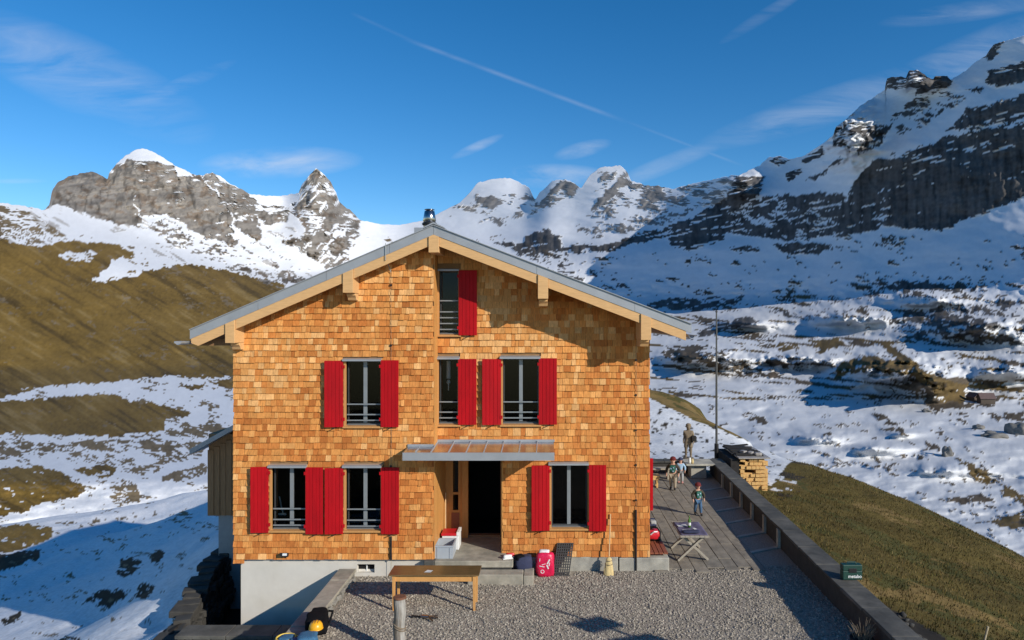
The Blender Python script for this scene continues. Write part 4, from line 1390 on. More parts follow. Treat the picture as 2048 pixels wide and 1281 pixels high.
# windows
FR = 0.032
for w in WIN:
    Y = w['Y']
    x0, x1, z0, z1 = w['rc']
    # casing boards lining the opening, slightly proud of the shingles
    cs = MB()
    cs.box(x0 - .055, x0, Y - .045, Y + .16, z0 - .02, z1 + .02)
    cs.box(x1, x1 + .055, Y - .045, Y + .16, z0 - .02, z1 + .02)
    cs.box(x0 - .055, x1 + .055, Y - .045, Y + .16, z1 + .021, z1 + .055)
    wn = cs.build('window', 'casing', house)
    MB().box(x0 - .07, x1 + .07, Y - .085, Y + .02, z0 - .065, z0 - .022).build('sill', 'casing', wn, bevel=0.006)
    fm = MB()
    yf0, yf1 = Y + .10, Y + .155
    fm.box(x0 + .001, x0 + FR, yf0, yf1, z0 + .001, z1 - .001)
    fm.box(x1 - FR, x1 - .001, yf0, yf1, z0 + .001, z1 - .001)
    fm.box(x0 + FR, x1 - FR, yf0, yf1, z1 - FR, z1 - .001)
    fm.box(x0 + FR, x1 - FR, yf0, yf1, z0 + .001, z0 + FR * 1.3)
    fm.build('frame', 'darkframe', wn)
    MB().box(x0 + .002, x1 - .002, Y + .02, Y + .10, z0 - .018, z0 + .018).build('inner_sill', 'greyframe', wn)
    if w['mull']:
        xm = PX(w['mull'], Y)
        MB().box(xm - .042, xm + .042, yf0 - .004, yf1, z0 + FR * 1.3, z1 - FR).build('mullion', 'railgrey', wn)
        MB().box(x0 + FR, xm - .043, Y + .125, Y + .133, z0 + .05, z1 - FR).build('pane', 'glass', wn)
        MB().box(xm + .043, x1 - FR, Y + .125, Y + .133, z0 + .05, z1 - FR).build('pane', 'glass', wn)
    else:
        MB().box(x0 + FR, x1 - FR, Y + .125, Y + .133, z0 + .05, z1 - FR).build('pane', 'glass', wn)
    for r_ in w['rails']:
        zz_ = PZ(r_, Y)
        MB().box(x0 + .002, x1 - .002, Y + .02, Y + .045, zz_ - .014, zz_ + .014).build('guard_rail', 'railgrey', wn)
    fx0, fx1, fy = w['fl']
    zf = PZ(fy, Y)
    MB().hexa([(PX(fx0, Y), Y - .13, zf - .055), (PX(fx1, Y), Y - .13, zf - .055), (PX(fx1, Y), Y, zf - .03), (PX(fx0, Y), Y, zf - .03),
               (PX(fx0, Y), Y - .13, zf - .015), (PX(fx1, Y), Y - .13, zf - .015), (PX(fx1, Y), Y, zf + .015), (PX(fx0, Y), Y, zf + .015)]).build('drip_flashing', 'zinc', wn)
    for si, s_ in enumerate(w['sh']):
        if s_ is None:
            continue
        a, b, t_, bt = s_
        xa, xb, zt, zb = PX(a, Y), PX(b, Y), PZ(t_, Y), PZ(bt, Y)
        mb = MB()
        npl = 5
        pw = (xb - xa) / npl
        yf = Y - .10
        tilt = 0.035 if si == 0 else 0.012      # the free edge stands a little off the wall
        for p in range(npl):
            f0, f1 = p / npl, (p + 1) / npl
            o0 = tilt * (1 - f0) if si == 0 else tilt * f0
            o1 = tilt * (1 - f1) if si == 0 else tilt * f1
            e = .0035
            mb.hexa([(xa + p * pw + e, yf - o0, zb), (xa + (p + 1) * pw - e, yf - o1, zb), (xa + (p + 1) * pw - e, yf + .032 - o1, zb), (xa + p * pw + e, yf + .032 - o0, zb),
                     (xa + p * pw + e, yf - o0, zt), (xa + (p + 1) * pw - e, yf - o1, zt), (xa + (p + 1) * pw - e, yf + .032 - o1, zt), (xa + p * pw + e, yf + .032 - o0, zt)])
        mb.hexa([(xa + .004, yf + .008 - (tilt if si == 0 else 0), zb + .004), (xb - .004, yf + .008 - (0 if si == 0 else tilt), zb + .004), (xb - .004, yf + .034 - (0 if si == 0 else tilt), zb + .004), (xa + .004, yf + .034 - (tilt if si == 0 else 0), zb + .004),
                 (xa + .004, yf + .008 - (tilt if si == 0 else 0), zt - .004), (xb - .004, yf + .008 - (0 if si == 0 else tilt), zt - .004), (xb - .004, yf + .034 - (0 if si == 0 else tilt), zt - .004), (xa + .004, yf + .034 - (tilt if si == 0 else 0), zt - .004)])
        sh = mb.build('shutter', 'red', house, bevel=0.003, seg=1)
        xh = xb if si == 0 else xa
        for zz_ in (zt - .14, zb + .18):
            MB().box(xh - .03, xh + .03, yf - .010, yf + .045, zz_ - .035, zz_ + .035).build('hinge', 'red', sh)
        xc = (xa + xb) / 2
        MB().bar((xc - .03, yf - .045, zb - .035), (xc + .05, yf + .06, zb - .01), .018, .018).build('shutter_holder', 'iron', sh)
    if w['n'] == 'W6':
        pass

# things seen behind the glass
zs = PZ(1058, YL)
br = thing('scrubbing_brush', 'pale long handled scrubbing brush standing behind the lower left window', 'brush', (PX(566, .25), -0.12, zs + .3))
MB().box(PX(557, -.1), PX(572, -.1), -.12, -.05, PZ(1030, -.1), PZ(1026, -.1)).build('brush_head', 'white', br)
MB().bar(P(566, 1026, -.09), P(559, 993, -.09), .035, .02).build('handle', 'white', br)
MB().box(PX(556, -.1), PX(574, -.1), -.125, -.045, zs + .02, PZ(1030, -.1) - .001).build('brush_stand', 'interior', br)
lp = thing('hanging_lamp', 'pale tubular lamp hanging inside the narrow first floor window', 'lamp', P(897, 770, .22))
MB().tube([P(897, 722, .22), P(897, 757, .22)], .05, 12).build('lamp_tube', 'white', lp)
MB().lathe([(0, -.05), (.045, -.03), (.05, 0), (.03, .05), (0, .06)], P(897, 764, .22), 12).build('bulb', 'white', lp, smooth=True)
MB().tube([P(897, 765, .22), P(897, 781, .22)], [.02, .012], 8).build('pull', 'white', lp)

# entrance recess
rc = MB()
for i, (a, b) in enumerate(((YL, -.02), (-.01, .40), (.41, .82), (.83, 1.24))):
    rc.box(XST - .02 if i else XST - .0, XST + .022, a + (.42 if i == 0 else 0), b, DZ0, DZ1)
rc.build('recess_lining', 'honey_wood', house)
YD = 1.25
dpx = lambda p: PX(p, YD)
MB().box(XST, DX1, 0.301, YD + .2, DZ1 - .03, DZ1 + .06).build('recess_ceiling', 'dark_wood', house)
MB().box(DX1 - .002, DX1 + .08, .301, YD + .2, DZ0, DZ1).build('recess_lining', 'honey_wood', house)
MB().box(DX1 - .03, DX1 + .002, -.03, .30, DZ0, DZ1).build('door_casing', 'honey_wood', house)
MB().box(dpx(1001), DX1, YD - .06, YD + .05, DZ0 - .05, DZ1).build('door_jamb', 'dark_wood', house)
MB().box(dpx(924), dpx(937), YD - .10, YD + .06, DZ0 - .05, DZ1).build('door_post', 'honey_wood', house, bevel=.005)
MB().box(dpx(937), dpx(1001), YD - .05, YD + .04, 2.55, DZ1).build('door_lintel', 'dark_wood', house)
MB().box(dpx(937), dpx(1001), YD - .05, YD + .10, DZ0 - .05, DZ0 + .05).build('threshold', 'dark_wood', house)
sl = MB()
sl.box(XST + .022, dpx(906), YD - .03, YD + .03, DZ0 - .05, DZ1)
sl.box(dpx(917), dpx(924) - .002, YD - .03, YD + .03, DZ0 - .05, DZ1)
for a, b in ((DZ0 - .05, 1.10), (1.50, 1.56), (2.45, DZ1)):
    sl.box(dpx(906), dpx(917), YD - .028, YD + .028, a, b)
sd_ = sl.build('sidelight', 'honey_wood', house)
MB().box(dpx(906), dpx(917), YD - .005, YD + .005, 1.10, 1.50).build('pane', 'glass', sd_)
MB().box(dpx(906), dpx(917), YD - .005, YD + .005, 1.56, 2.45).build('pane', 'glass', sd_)
MB().box(dpx(903), dpx(919), YD - .045, YD - .031, .52, 1.04).build('panel', 'bench_red', sd_, bevel=.01)

# landing and steps
MB().box(-2.92, XST + .002, -.29, YL + .049, .26, .42).build('landing_slab', 'step', house, bevel=.012) if False else None
ld = MB()
ld.hexa([(PX(850, -.55), -.78, .27), (PX(1026, -.3), -.30, .27), (DX1, YD - .02, .27), (XST + .024, YD - .02, .27),
         (PX(850, -.55), -.78, .42), (PX(1026, -.3), -.30, .42), (DX1, YD - .02, .42), (XST + .024, YD - .02, .42)])
MB().box(PX(870, -.5), PX(1027, -.32), -.58, -.021, .265, .42).build('landing', 'step', house, bevel=.015)
MB().box(PX(849, -.5), PX(870, -.5) - .004, -.60, YL - .0, .27, .425).build('landing', 'slate', house, bevel=.015)
MB().box(XST + .024, DX1 - .002, -.02, YD + .3, .265, .418).build('landing', 'step', house)
MB().box(PX(872, -.5), PX(1024, -.32), -.54, -.10, -.2, .264).build('landing_base', 'wallstone', house)
MB().box(PX(935, -.9), PX(1046, -.9), -.93, -.585, -.15, .235).build('step', 'step', house, bevel=.02)
MB().box(PX(1046, -.9) + .008, PX(1067, -.9), -.93, -.40, -.15, .205).build('step', 'step', house, bevel=.02)

# canopy
YCF = -1.0
cz0, cz1 = PZ(921, YCF), PZ(905.5, YCF)
can = MB()
xl, xr, xk = PX(806, YCF), PX(1108, YCF), XST + .02
zb_ = PZ(883, YR)
slope = lambda y: cz1 + (y - YCF) * (zb_ - cz1) / (YR - YCF)
can.hexa([(xl, YCF + .02, cz0 + .03), (xk, YCF + .02, cz0 + .03), (xk, YL, cz0 + .05), (xl, YL, cz0 + .05),
          (xl, YCF + .02, cz1 - .01), (xk, YCF + .02, cz1 - .01), (xk, YL, slope(YL) - .01), (xl, YL, slope(YL) - .01)])
can.hexa([(xk, YCF + .02, cz0 + .03), (xr, YCF + .02, cz0 + .03), (xr, YR, cz0 + .09), (xk, YR, cz0 + .09),
          (xk, YCF + .02, cz1 - .01), (xr, YCF + .02, cz1 - .01), (xr, YR, slope(YR) - .01), (xk, YR, slope(YR) - .01)])
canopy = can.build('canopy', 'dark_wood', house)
MB().box(xl - .01, xr + .01, YCF - .012, YCF + .018, cz0, cz1 + .004).build('canopy_fascia', 'zinc', canopy)
seams = [xk + (xr - xk) * i / 7 for i in range(8)]
for a, b in zip(seams[:-1], seams[1:]):
    MB().hexa([(a + .004, YCF, cz1 - .008), (b - .004, YCF, cz1 - .008), (b - .004, YR, zb_ - .008), (a + .004, YR, zb_ - .008),
               (a + .004, YCF, cz1 + .003), (b - .004, YCF, cz1 + .003), (b - .004, YR, zb_ + .003), (a + .004, YR, zb_ + .003)]).build('roof_sheet', 'zinc_top', canopy)
    MB().hexa([(a - .012, YCF, cz1), (a + .012, YCF, cz1), (a + .012, YR, zb_), (a - .012, YR, zb_),
               (a - .008, YCF, cz1 + .028), (a + .008, YCF, cz1 + .028), (a + .008, YR, zb_ + .028), (a - .008, YR, zb_ + .028)]).build('standing_seam', 'zinc', canopy)
seams = [xl, xl + (xk - xl) * .45, xk]
for a, b in zip(seams[:-1], seams[1:]):
    MB().hexa([(a + .004, YCF, cz1 - .008), (b - .004, YCF, cz1 - .008), (b - .004, YL, slope(YL) - .008), (a + .004, YL, slope(YL) - .008),
               (a + .004, YCF, cz1 + .003), (b - .004, YCF, cz1 + .003), (b - .004, YL, slope(YL) + .003), (a + .004, YL, slope(YL) + .003)]).build('roof_sheet', 'zinc_top', canopy)
MB().box(xl + (xk - xl) * .45 - .01, xl + (xk - xl) * .45 + .01, YCF + .02, YL, cz1 + .003, cz1 + .045).build('standing_seam', 'zinc', canopy)
MB().box(xk, xr + .02, YR - .06, YR - .002, zb_ - .0, zb_ + .055).build('upstand', 'zinc', canopy)
MB().box(xl, xk - .02, YL - .06, YL - .02, slope(YL), slope(YL) + .055).build('upstand', 'zinc', canopy)
for (p, Yw, dz) in ((847, YL, .16), (1016, YR, .27)):
    x = PX(p, Yw)
    zt = cz0 + .045
    dep_ = abs(YCF - Yw) * .72
    mb = MB()
    prof = [(Yw - dep_, zt), (Yw - dep_ - .0, zt - .07), (Yw - dep_ * .7, zt - .13), (Yw - dep_ * .3, zt - dz), (Yw, zt - dz - .04), (Yw, zt)]
    nn_ = len(prof)
    vs_ = [(x - .07, y, z) for y, z in prof] + [(x + .07, y, z) for y, z in prof]
    fs_ = [tuple(range(nn_)), tuple(range(2 * nn_ - 1, nn_ - 1, -1))] + [(i, i + nn_, (i + 1) % nn_ + nn_, (i + 1) % nn_) for i in range(nn_)]
    MB().add(vs_, fs_).build('bracket', 'honey_wood', canopy, bevel=.01)

# roof
rf = MB()
YB0, YB1 = YB, HB + .7
for (xa, za, xb, zb2) in ((XEL, ZEL, XRI, ZRI), (XRI, ZRI, XER, ZER)):
    rf.hexa([(xa, YB0 + .04, za - .14), (xb, YB0 + .04, zb2 - .14), (xb, YB1, zb2 - .14), (xa, YB1, za - .14),
             (xa, YB0 + .04, za - .01), (xb, YB0 + .04, zb2 - .01), (xb, YB1, zb2 - .01), (xa, YB1, za - .01)])
roof = rf.build('roof', 'zinc', house)
# sheet metal trays with seams
for side in (0, 1):
    y = YB0 + .06
    while y < YB1 - .1:
        for frac in (0,):
            xa, za, xb, zb2 = ((XEL, ZEL, XRI, ZRI) if side == 0 else (XRI, ZRI, XER, ZER))
            MB().hexa([(xa, y, za - .008), (xb, y, zb2 - .008), (xb, y + .03, zb2 - .008), (xa, y + .03, za - .008),
                       (xa, y, za + .015), (xb, y, zb2 + .015), (xb, y + .03, zb2 + .015), (xa, y + .03, za + .015)]).build('standing_seam', 'zinc', roof)
        y += .62
# verge flashing in lengths
for (xa, za, xb, zb2) in ((XEL, ZEL, XRI, ZRI), (XRI, ZRI, XER, ZER)):
    cuts = [0, .28, .56, .82, 1] if xa == XEL else [0, .40, .78, 1]
    for t0, t1 in zip(cuts[:-1], cuts[1:]):
        x0_, x1_ = xa + (xb - xa) * t0, xa + (xb - xa) * t1
        z0_, z1_ = za + (zb2 - za) * t0, za + (zb2 - za) * t1
        g_ = .003
        MB().prism([(x0_ + g_, z0_ - FH), (x1_ - g_, z1_ - FH), (x1_ - g_, z1_), (x0_ + g_, z0_)], YB - .012, YB + .045).build('verge_flashing', 'zinc', roof)
    MB().bar((xa, YB - .02, za + .006), (xb, YB - .02, zb2 + .006), .05, .016).build('verge_bead', 'zinc', roof)
# ridge cap
rcap = MB()
for sx_ in (-1, 1):
    xa = XRI + sx_ * .24
    za = roof_z(xa)
    rcap.hexa([(XRI, YB - .03, ZRI + .035), (xa, YB - .03, za + .03), (xa, YB1, za + .03), (XRI, YB1, ZRI + .035),
               (XRI, YB - .03, ZRI + .075), (xa, YB - .03, za + .055), (xa, YB1, za + .055), (XRI, YB1, ZRI + .075)])
rcap.build('ridge_cap', 'zinc', roof)
# purlins with carved corbels
PUR = [(460, 1, 686), (696, 1, 585.5), (867.5, 0, 505), (1086, 1, 597.5), (1292, 1, 680)]
pur_x = []
for (p, corb, pb) in PUR:
    x = PX(p, YB - .02)
    hw = .115 if p != 460 else .105
    zb2 = PZ(pb, YB - .02)
    zt = min(roof_z(x - hw), roof_z(x + hw)) - FH - .004 if p != 867.5 else ZRI - FH - .05
    pur_x.append((x - hw, x + hw))
    Yw = YL if x < XST else YR
    pa, pb2 = roof_z(x - hw) - FH - .003, roof_z(x + hw) - FH - .003
    top_ = [(x + hw, pb2), (x - hw, pa)] if p != 867.5 else [(x + hw, pb2), (XRI, ZRI - FH - .003), (x - hw, pa)]
    pu = MB().prism([(x - hw, zb2), (x + hw, zb2)] + top_, YB - .035, Yw - .001).build('purlin', 'new_wood', house, bevel=.006)
    if corb:
        yy0 = YB + .22
        prof = [(yy0, zb2 - .005), (yy0, zb2 - .05), (yy0 + .06, zb2 - .10), (yy0 + .10, zb2 - .16), (Yw - .02, zb2 - .17), (Yw - .02, zb2 - .005)]
        nn_ = len(prof)
        vs_ = [(x - .10, y, z) for y, z in prof] + [(x + .10, y, z) for y, z in prof]
        fs_ = [tuple(range(nn_)), tuple(range(2 * nn_ - 1, nn_ - 1, -1))] + [(i, i + nn_, (i + 1) % nn_ + nn_, (i + 1) % nn_) for i in range(nn_)]
        MB().add(vs_, fs_).build('corbel', 'new_wood', pu, bevel=.008)
# bargeboards between the purlins
edges = [XEL + .02] + [e for pr in pur_x for e in pr] + [XER - .12]
for i in range(0, len(edges), 2):
    a, b = edges[i] + .003, edges[i + 1] - .003
    za, zb2 = roof_z(a) - FH, roof_z(b) - FH
    if i == 0:
        MB().prism([(a, za - .1), (a + .16, za - BH * .85 + .02), (b, zb2 - BH), (b, zb2), (a, za)], YB + .0, YB + .05).build('barge_board', 'new_wood', house, bevel=.004)
    else:
        MB().prism([(a, za - BH), (b, zb2 - BH), (b, zb2), (a, za)], YB, YB + .05).build('barge_board', 'new_wood', house, bevel=.004)
# soffit boards
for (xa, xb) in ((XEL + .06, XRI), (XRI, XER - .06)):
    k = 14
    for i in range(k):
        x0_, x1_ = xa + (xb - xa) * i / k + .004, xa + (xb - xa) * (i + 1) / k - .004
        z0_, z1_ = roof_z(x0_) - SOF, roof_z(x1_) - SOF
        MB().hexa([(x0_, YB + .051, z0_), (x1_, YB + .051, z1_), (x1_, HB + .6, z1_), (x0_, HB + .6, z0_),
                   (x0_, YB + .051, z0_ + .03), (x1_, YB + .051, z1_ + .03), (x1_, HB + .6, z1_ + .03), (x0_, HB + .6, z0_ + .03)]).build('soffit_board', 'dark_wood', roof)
# rafter tails on the left eave, gutters
for i in range(12):
    y = YB + .3 + i * .9
    MB().box(XEL + .08, XWL, y, y + .1, ZEL - .36, ZEL - .2).build('rafter_tail', 'dark_wood', roof)
for sgn, xe, ze in ((-1, XEL, ZEL), (1, XER, ZER)):
    prof = [(.075 * math.cos(a), .075 * math.sin(a)) for a in np.linspace(math.pi, 2 * math.pi, 9)]
    inner = [(x * .9, z * .9) for x, z in prof[::-1]]
    cx_ = xe + sgn * (.11 if sgn < 0 else .02)
    gy0 = YB - (.30 if sgn < 0 else -.05)
    MB().prism([(cx_ + x, ze - .25 + z) for x, z in prof + inner], gy0, HB + .7).build('gutter', 'zinc', house)
MB().box(XEL - .37, XEL - .005, YB + .1, YB + .16, ZEL - .29, ZEL - .27).build('gutter_bracket', 'zinc', house)
MB().prism([(XEL - .37, ZEL - .30), (XEL - .20, ZEL - .30), (XEL - .20, ZEL - .265), (XEL - .37, ZEL - .255)], YB + .02, YB + .3).build('gutter_outlet', 'zinc', house)

# chimney flue
fc = Vector((PX(859, 1.0), 1.0, 0))
zt = PZ(418, 1.0)
fl = MB().lathe([(.15, zt - 1.3), (.15, zt - .32), (.165, zt - .30), (.125, zt - .06), (.10, zt - .05), (.10, zt - .055)], (fc.x, fc.y, 0), 24).build('chimney_flue', 'steel', house, smooth=True)
MB().lathe([(0, zt), (.12, zt - .01), (.13, zt - .025), (.05, zt - .05), (0, zt - .05)], (fc.x, fc.y, 0), 24).build('flue_cap', 'steel', fl, smooth=True)
MB().lathe([(.155, zt - .34), (.185, zt - .36), (.185, zt - .40), (.155, zt - .42)], (fc.x, fc.y, 0), 24).build('flue_collar', 'iron', fl, smooth=True)
MB().box(fc.x - .34, fc.x + .3, .75, 1.3, zt - 1.2, zt - .50).build('flue_flashing', 'zinc', fl)

# lightning conductors
for (px, Y, y0, y1, g0, g1) in ((782, YL, 540, 1180, 1073, 1120), (1272, YR, 690, 1140, 1020, 1141)):
    pts = [P(px, y0, Y - .055), P(px + .5, (y0 + y1) / 2, Y - .05), P(px, y1, Y - .055)]
    lc = MB().tube(pts, .0045, 6).build('lightning_conductor', 'rope', house)
    MB().tube([P(px, g0, Y - .062), P(px, g1, Y - .062)], .022, 8).build('guard_tube', 'iron', lc)
    for zz_ in np.linspace(y0 + 30, g0 - 20, 5):
        q = P(px, zz_, Y - .045)
        MB().box(q.x - .02, q.x + .02, q.y - .02, q.y + .03, q.z - .02, q.z + .02).build('clip', 'iron', lc)
MB().tube([P(771, 486, YB - .03), P(771, 520, YB - .03), P(776, 528, YL - .1), P(782, 545, YL - .055)], .009, 6).build('conductor_strap', 'railgrey', house)

# floodlight on the plinth
fp = P(569, 1110, YL - .1)
fl_ = MB().hexa([(fp.x - .09, fp.y - .05, fp.z - .02), (fp.x + .09, fp.y - .05, fp.z - .02), (fp.x + .07, fp.y + .06, fp.z - .06), (fp.x - .07, fp.y + .06, fp.z - .06),
                 (fp.x - .10, fp.y - .03, fp.z + .06), (fp.x + .10, fp.y - .03, fp.z + .06), (fp.x + .08, fp.y + .08, fp.z + .02), (fp.x - .08, fp.y + .08, fp.z + .02)]).build('floodlight', 'iron', house)
MB().obox((fp.x + .02, fp.y - .045, fp.z + .025), (.10, .006, .05), (-.25, 0, 0)).build('lamp_glass', 'white', fl_)
MB().box(fp.x - .015, fp.x + .015, fp.y + .05, YL + .05, fp.z - .09, fp.z - .05).build('floodlight_arm', 'iron', fl_)

# annex on the left
YA = 3.0
ax0, ax1 = PX(415, YA), XWL - .005
az0, az1 = PZ(1031, YA), PZ(905, YA)
ann = MB().box(ax0 + .02, ax1, YA + .03, YA + 4.5, az0 + .01, PZ(868, YA)).build('annex', 'oldplank', house)
x = ax0
while x < ax1 - .02:
    w = .168
    x1_ = min(x + w, ax1)
    zt = PZ(900, YA) + (x - ax0) * .55
    MB().box(x + .004, x1_ - .004, YA + random.uniform(-.008, .004), YA + .028, az0 + random.uniform(-.01, .01), zt).build('plank', 'oldplank', ann)
    MB().box(x1_ - .02, x1_ + .012, YA - .02, YA - .009, az0, zt).build('cover_strip', 'oldplank', ann)
    x += w
e0 = P(388, 899, YA - .2)
sl_ = .56
MB().hexa([(e0.x, YA - .45, e0.z - .09), (XWL, YA - .45, e0.z - .09 + (XWL - e0.x) * sl_), (XWL, YA + 5, e0.z - .09 + (XWL - e0.x) * sl_), (e0.x, YA + 5, e0.z - .09),
           (e0.x, YA - .45, e0.z + .05), (XWL, YA - .45, e0.z + .05 + (XWL - e0.x) * sl_), (XWL, YA + 5, e0.z + .05 + (XWL - e0.x) * sl_), (e0.x, YA + 5, e0.z + .05)]).build('annex_roof', 'zinc', house)
MB().box(PX(433, YA), XWL - .005, YA + .12, YA + 4, -2.6, az0 + .008).build('annex_base', 'lime', house)

# shutter on the side wall, standing half open
shs = MB()
for i in range(4):
    shs.box(XWR + .02 + i * .075, XWR + .092 + i * .075, 1.50, 1.54, PZ(1021, 1.5), PZ(917, 1.5))
shs.build('shutter', 'red', house)

# ------------------------------------------------------------------ bench against the side wall
bench = thing('slatted_bench', 'reddish slatted bench built along the side wall of the house', 'bench', (2.6, 2, 0))
for i in range(4):
    x0_ = XWR + .03 + i * .112
    MB().box(x0_, x0_ + .096, .06, 4.2, .36, .40).build('slat', 'bench_red', bench, bevel=.004)
for y in (.35, 1.6, 2.9, 4.0):
    MB().box(XWR + .04, XWR + .44, y, y + .08, .30, .359).build('cross_bearer', 'bench_red', bench)
    MB().box(XWR + .10, XWR + .38, y - .04, y + .12, .02, .299).build('leg', 'concrete', bench)

# bags on the bench
bz = .402
bag = thing('red_rucksack', 'red and black rucksack lying on the reddish bench', 'rucksack', (2.62, 1.15, bz))


def blob(name, c, r, m, parent=None, sub=2, n_=.12, seed=1, squash=(1, 1, 1)):
    bm = bmesh.new()
    bmesh.ops.create_icosphere(bm, subdivisions=sub, radius=1)
    for v in bm.verts:
        p = v.co
        d_ = 1 + n_ * (vnoise(np.array([p.x * 2 + seed * 7.3 + p.z]), np.array([p.y * 2 + p.z * 1.7]), seed=seed)[0])
        v.co = Vector((p.x * r[0] * d_, p.y * r[1] * d_, p.z * r[2] * d_))
        for i in range(3):   # boxier than a ball
            pass
        v.co += Vector(c)
    me = bpy.data.meshes.new(name)
    bm.to_mesh(me)
    bm.free()
    me.materials.append(M[m])
    me.polygons.foreach_set('use_smooth', [True] * len(me.polygons))
    o = bpy.data.objects.new(name, me)
    COL.objects.link(o)
    adopt(o, parent)
    return o


def pack(name, c, size, m, parent, seed=1, rot=0):
    """soft box: subdivided cube with puckered faces"""
    bm = bmesh.new()
    bmesh.ops.create_cube(bm, size=2)
    bmesh.ops.subdivide_edges(bm, edges=bm.edges[:], cuts=5, use_grid_fill=True)
    Rm = Matrix.Rotation(rot, 3, 'Z')
    for v in bm.verts:
        p = v.co.copy()
        q = Vector([math.copysign(abs(a) ** 0.85, a) for a in p])
        l = (abs(p.x) ** 5 + abs(p.y) ** 5 + abs(p.z) ** 5) ** .2
        p = p / max(l, .01)
        k = 1 + .09 * vnoise(np.array([p.x * 2.3 + seed * 5.1]), np.array([p.y * 2.3 + p.z * 2.9]), seed=seed)[0]
        v.co = Vector(c) + Rm @ Vector((p.x * size[0] / 2 * k, p.y * size[1] / 2 * k, p.z * size[2] / 2 * k))
    me = bpy.data.meshes.new(name)
    bm.to_mesh(me)
    bm.free()
    me.materials.append(M[m])
    me.polygons.foreach_set('use_smooth', [True] * len(me.polygons))
    o = bpy.data.objects.new(name, me)
    COL.objects.link(o)
    adopt(o, parent)
    return o


pack('body', (2.63, 1.15, bz + .13), (.34, .52, .26), 'black', bag, 3)
pack('front_pocket', (2.60, 1.02, bz + .15), (.30, .30, .22), 'plastic_red', bag, 4)
MB().tube([(2.52, .87, bz + .18), (2.60, .84, bz + .26), (2.70, .92, bz + .24)], .018, 8).build('strap', 'white', bag)
jk = thing('folded_jacket', 'dark jacket with pale lining heaped behind the red rucksack', 'jacket', (2.64, 1.9, bz))
pack('cloth', (2.62, 1.85, bz + .14), (.36, .5, .28), 'navy', jk, 8)
pack('lining', (2.70, 1.70, bz + .26), (.16, .2, .09), 'palegrey', jk, 9)

# ------------------------------------------------------------------ table in front of the house
T0 = (PX(776, -2.37), PX(958, -2.37), -2.37, -1.80)
tb = thing('trestle_table', 'long wooden table with glossy brown top in front of the doorstep', 'table', ((T0[0] + T0[1]) / 2, -2.1, 0))
MB().box(T0[0], T0[1], T0[2], T0[3], .725, .75).build('table_top', 'table_top', tb, bevel=.004)
fr_ = MB()
fr_.box(T0[0] + .10, T0[1] - .10, T0[2] + .05, T0[2] + .075, .60, .724)
fr_.box(T0[0] + .10, T0[1] - .10, T0[3] - .075, T0[3] - .05, .60, .724)
fr_.box(T0[0] + .10, T0[0] + .125, T0[2] + .076, T0[3] - .076, .60, .724)
fr_.box(T0[1] - .125, T0[1] - .10, T0[2] + .076, T0[3] - .076, .60, .724)
fr_.build('apron', 'table_leg', tb)
for x in (T0[0] + .075, T0[1] - .135):
    for y in (T0[2] + .03, T0[3] - .09):
        MB().hexa([(x + .008, y + .008, .0), (x + .052, y + .008, .0), (x + .052, y + .052, .0), (x + .008, y + .052, .0),
                   (x, y, .7245), (x + .062, y, .7245), (x + .062, y + .062, .7245), (x, y + .062, .7245)]).build('leg', 'table_leg', tb, bevel=.003)
nap = P(857, 1142, -2.15)
pp = MB().add([(nap.x - .08, -2.22, .752), (nap.x + .05, -2.24, .757), (nap.x + .09, -2.12, .753), (nap.x - .03, -2.10, .758),
               (nap.x - .08, -2.22, .754), (nap.x + .05, -2.24, .759), (nap.x + .09, -2.12, .755), (nap.x - .03, -2.10, .760)],
              [(0, 3, 2, 1), (4, 5, 6, 7), (0, 1, 5, 4), (1, 2, 6, 5), (2, 3, 7, 6), (3, 0, 4, 7)]).build('paper_slip', 'paper')
tag(pp, 'crumpled slip of paper lying on the long table', 'paper')

# ------------------------------------------------------------------ crates on the landing
lz = .421
ga = P(873, 1109, -.13)
gx0, gx1 = PX(873, -.13), PX(909, -.13)
cr = thing('grey_crate', 'grey plastic stacking crate on the landing by the door', 'crate', (gx0 + .2, .1, lz))
c_ = MB()
t_ = .018
c_.box(gx0, gx1, -.42, -.42 + t_, lz, lz + .30)
c_.box(gx0, gx1, .14 - t_, .14, lz, lz + .30)
c_.box(gx0, gx0 + t_, -.42 + t_, .14 - t_, lz, lz + .30)
c_.box(gx1 - t_, gx1, -.42 + t_, .14 - t_, lz, lz + .30)
c_.box(gx0 + t_, gx1 - t_, -.42 + t_, .14 - t_, lz, lz + .03)
c_.build('crate_body', 'plastic_grey', cr)
rm_ = MB()
rm_.box(gx0 - .012, gx1 + .012, -.434, -.421, lz + .265, lz + .302)
rm_.box(gx0 - .012, gx1 + .012, .141, .154, lz + .265, lz + .302)
rm_.box(gx0 - .012, gx0 - .001, -.42, .14, lz + .265, lz + .302)
rm_.box(gx1 + .001, gx1 + .012, -.42, .14, lz + .265, lz + .302)
rm_.build('rim', 'plastic_grey', cr)
for x in (gx0 + .06, gx1 - .075):
    MB().box(x, x + .014, -.430, -.421, lz + .01, lz + .264).build('rib', 'plastic_grey', cr)
cb = thing('red_lidded_box', 'white box with red lid standing behind the grey crate', 'box', (gx0 + .3, .45, lz))
MB().box(gx0 + .08, gx1 + .06, .20, .62, lz, lz + .34).build('box_body', 'white', cb, bevel=.01)
MB().box(gx0 + .06, gx1 + .00, .18, .60, lz + .341, lz + .40).build('lid', 'plastic_red', cb, bevel=.008)
MB().box(gx1 + .002, gx1 + .07, .18, .62, lz + .341, lz + .43).build('lid_edge', 'white', cb, bevel=.008)

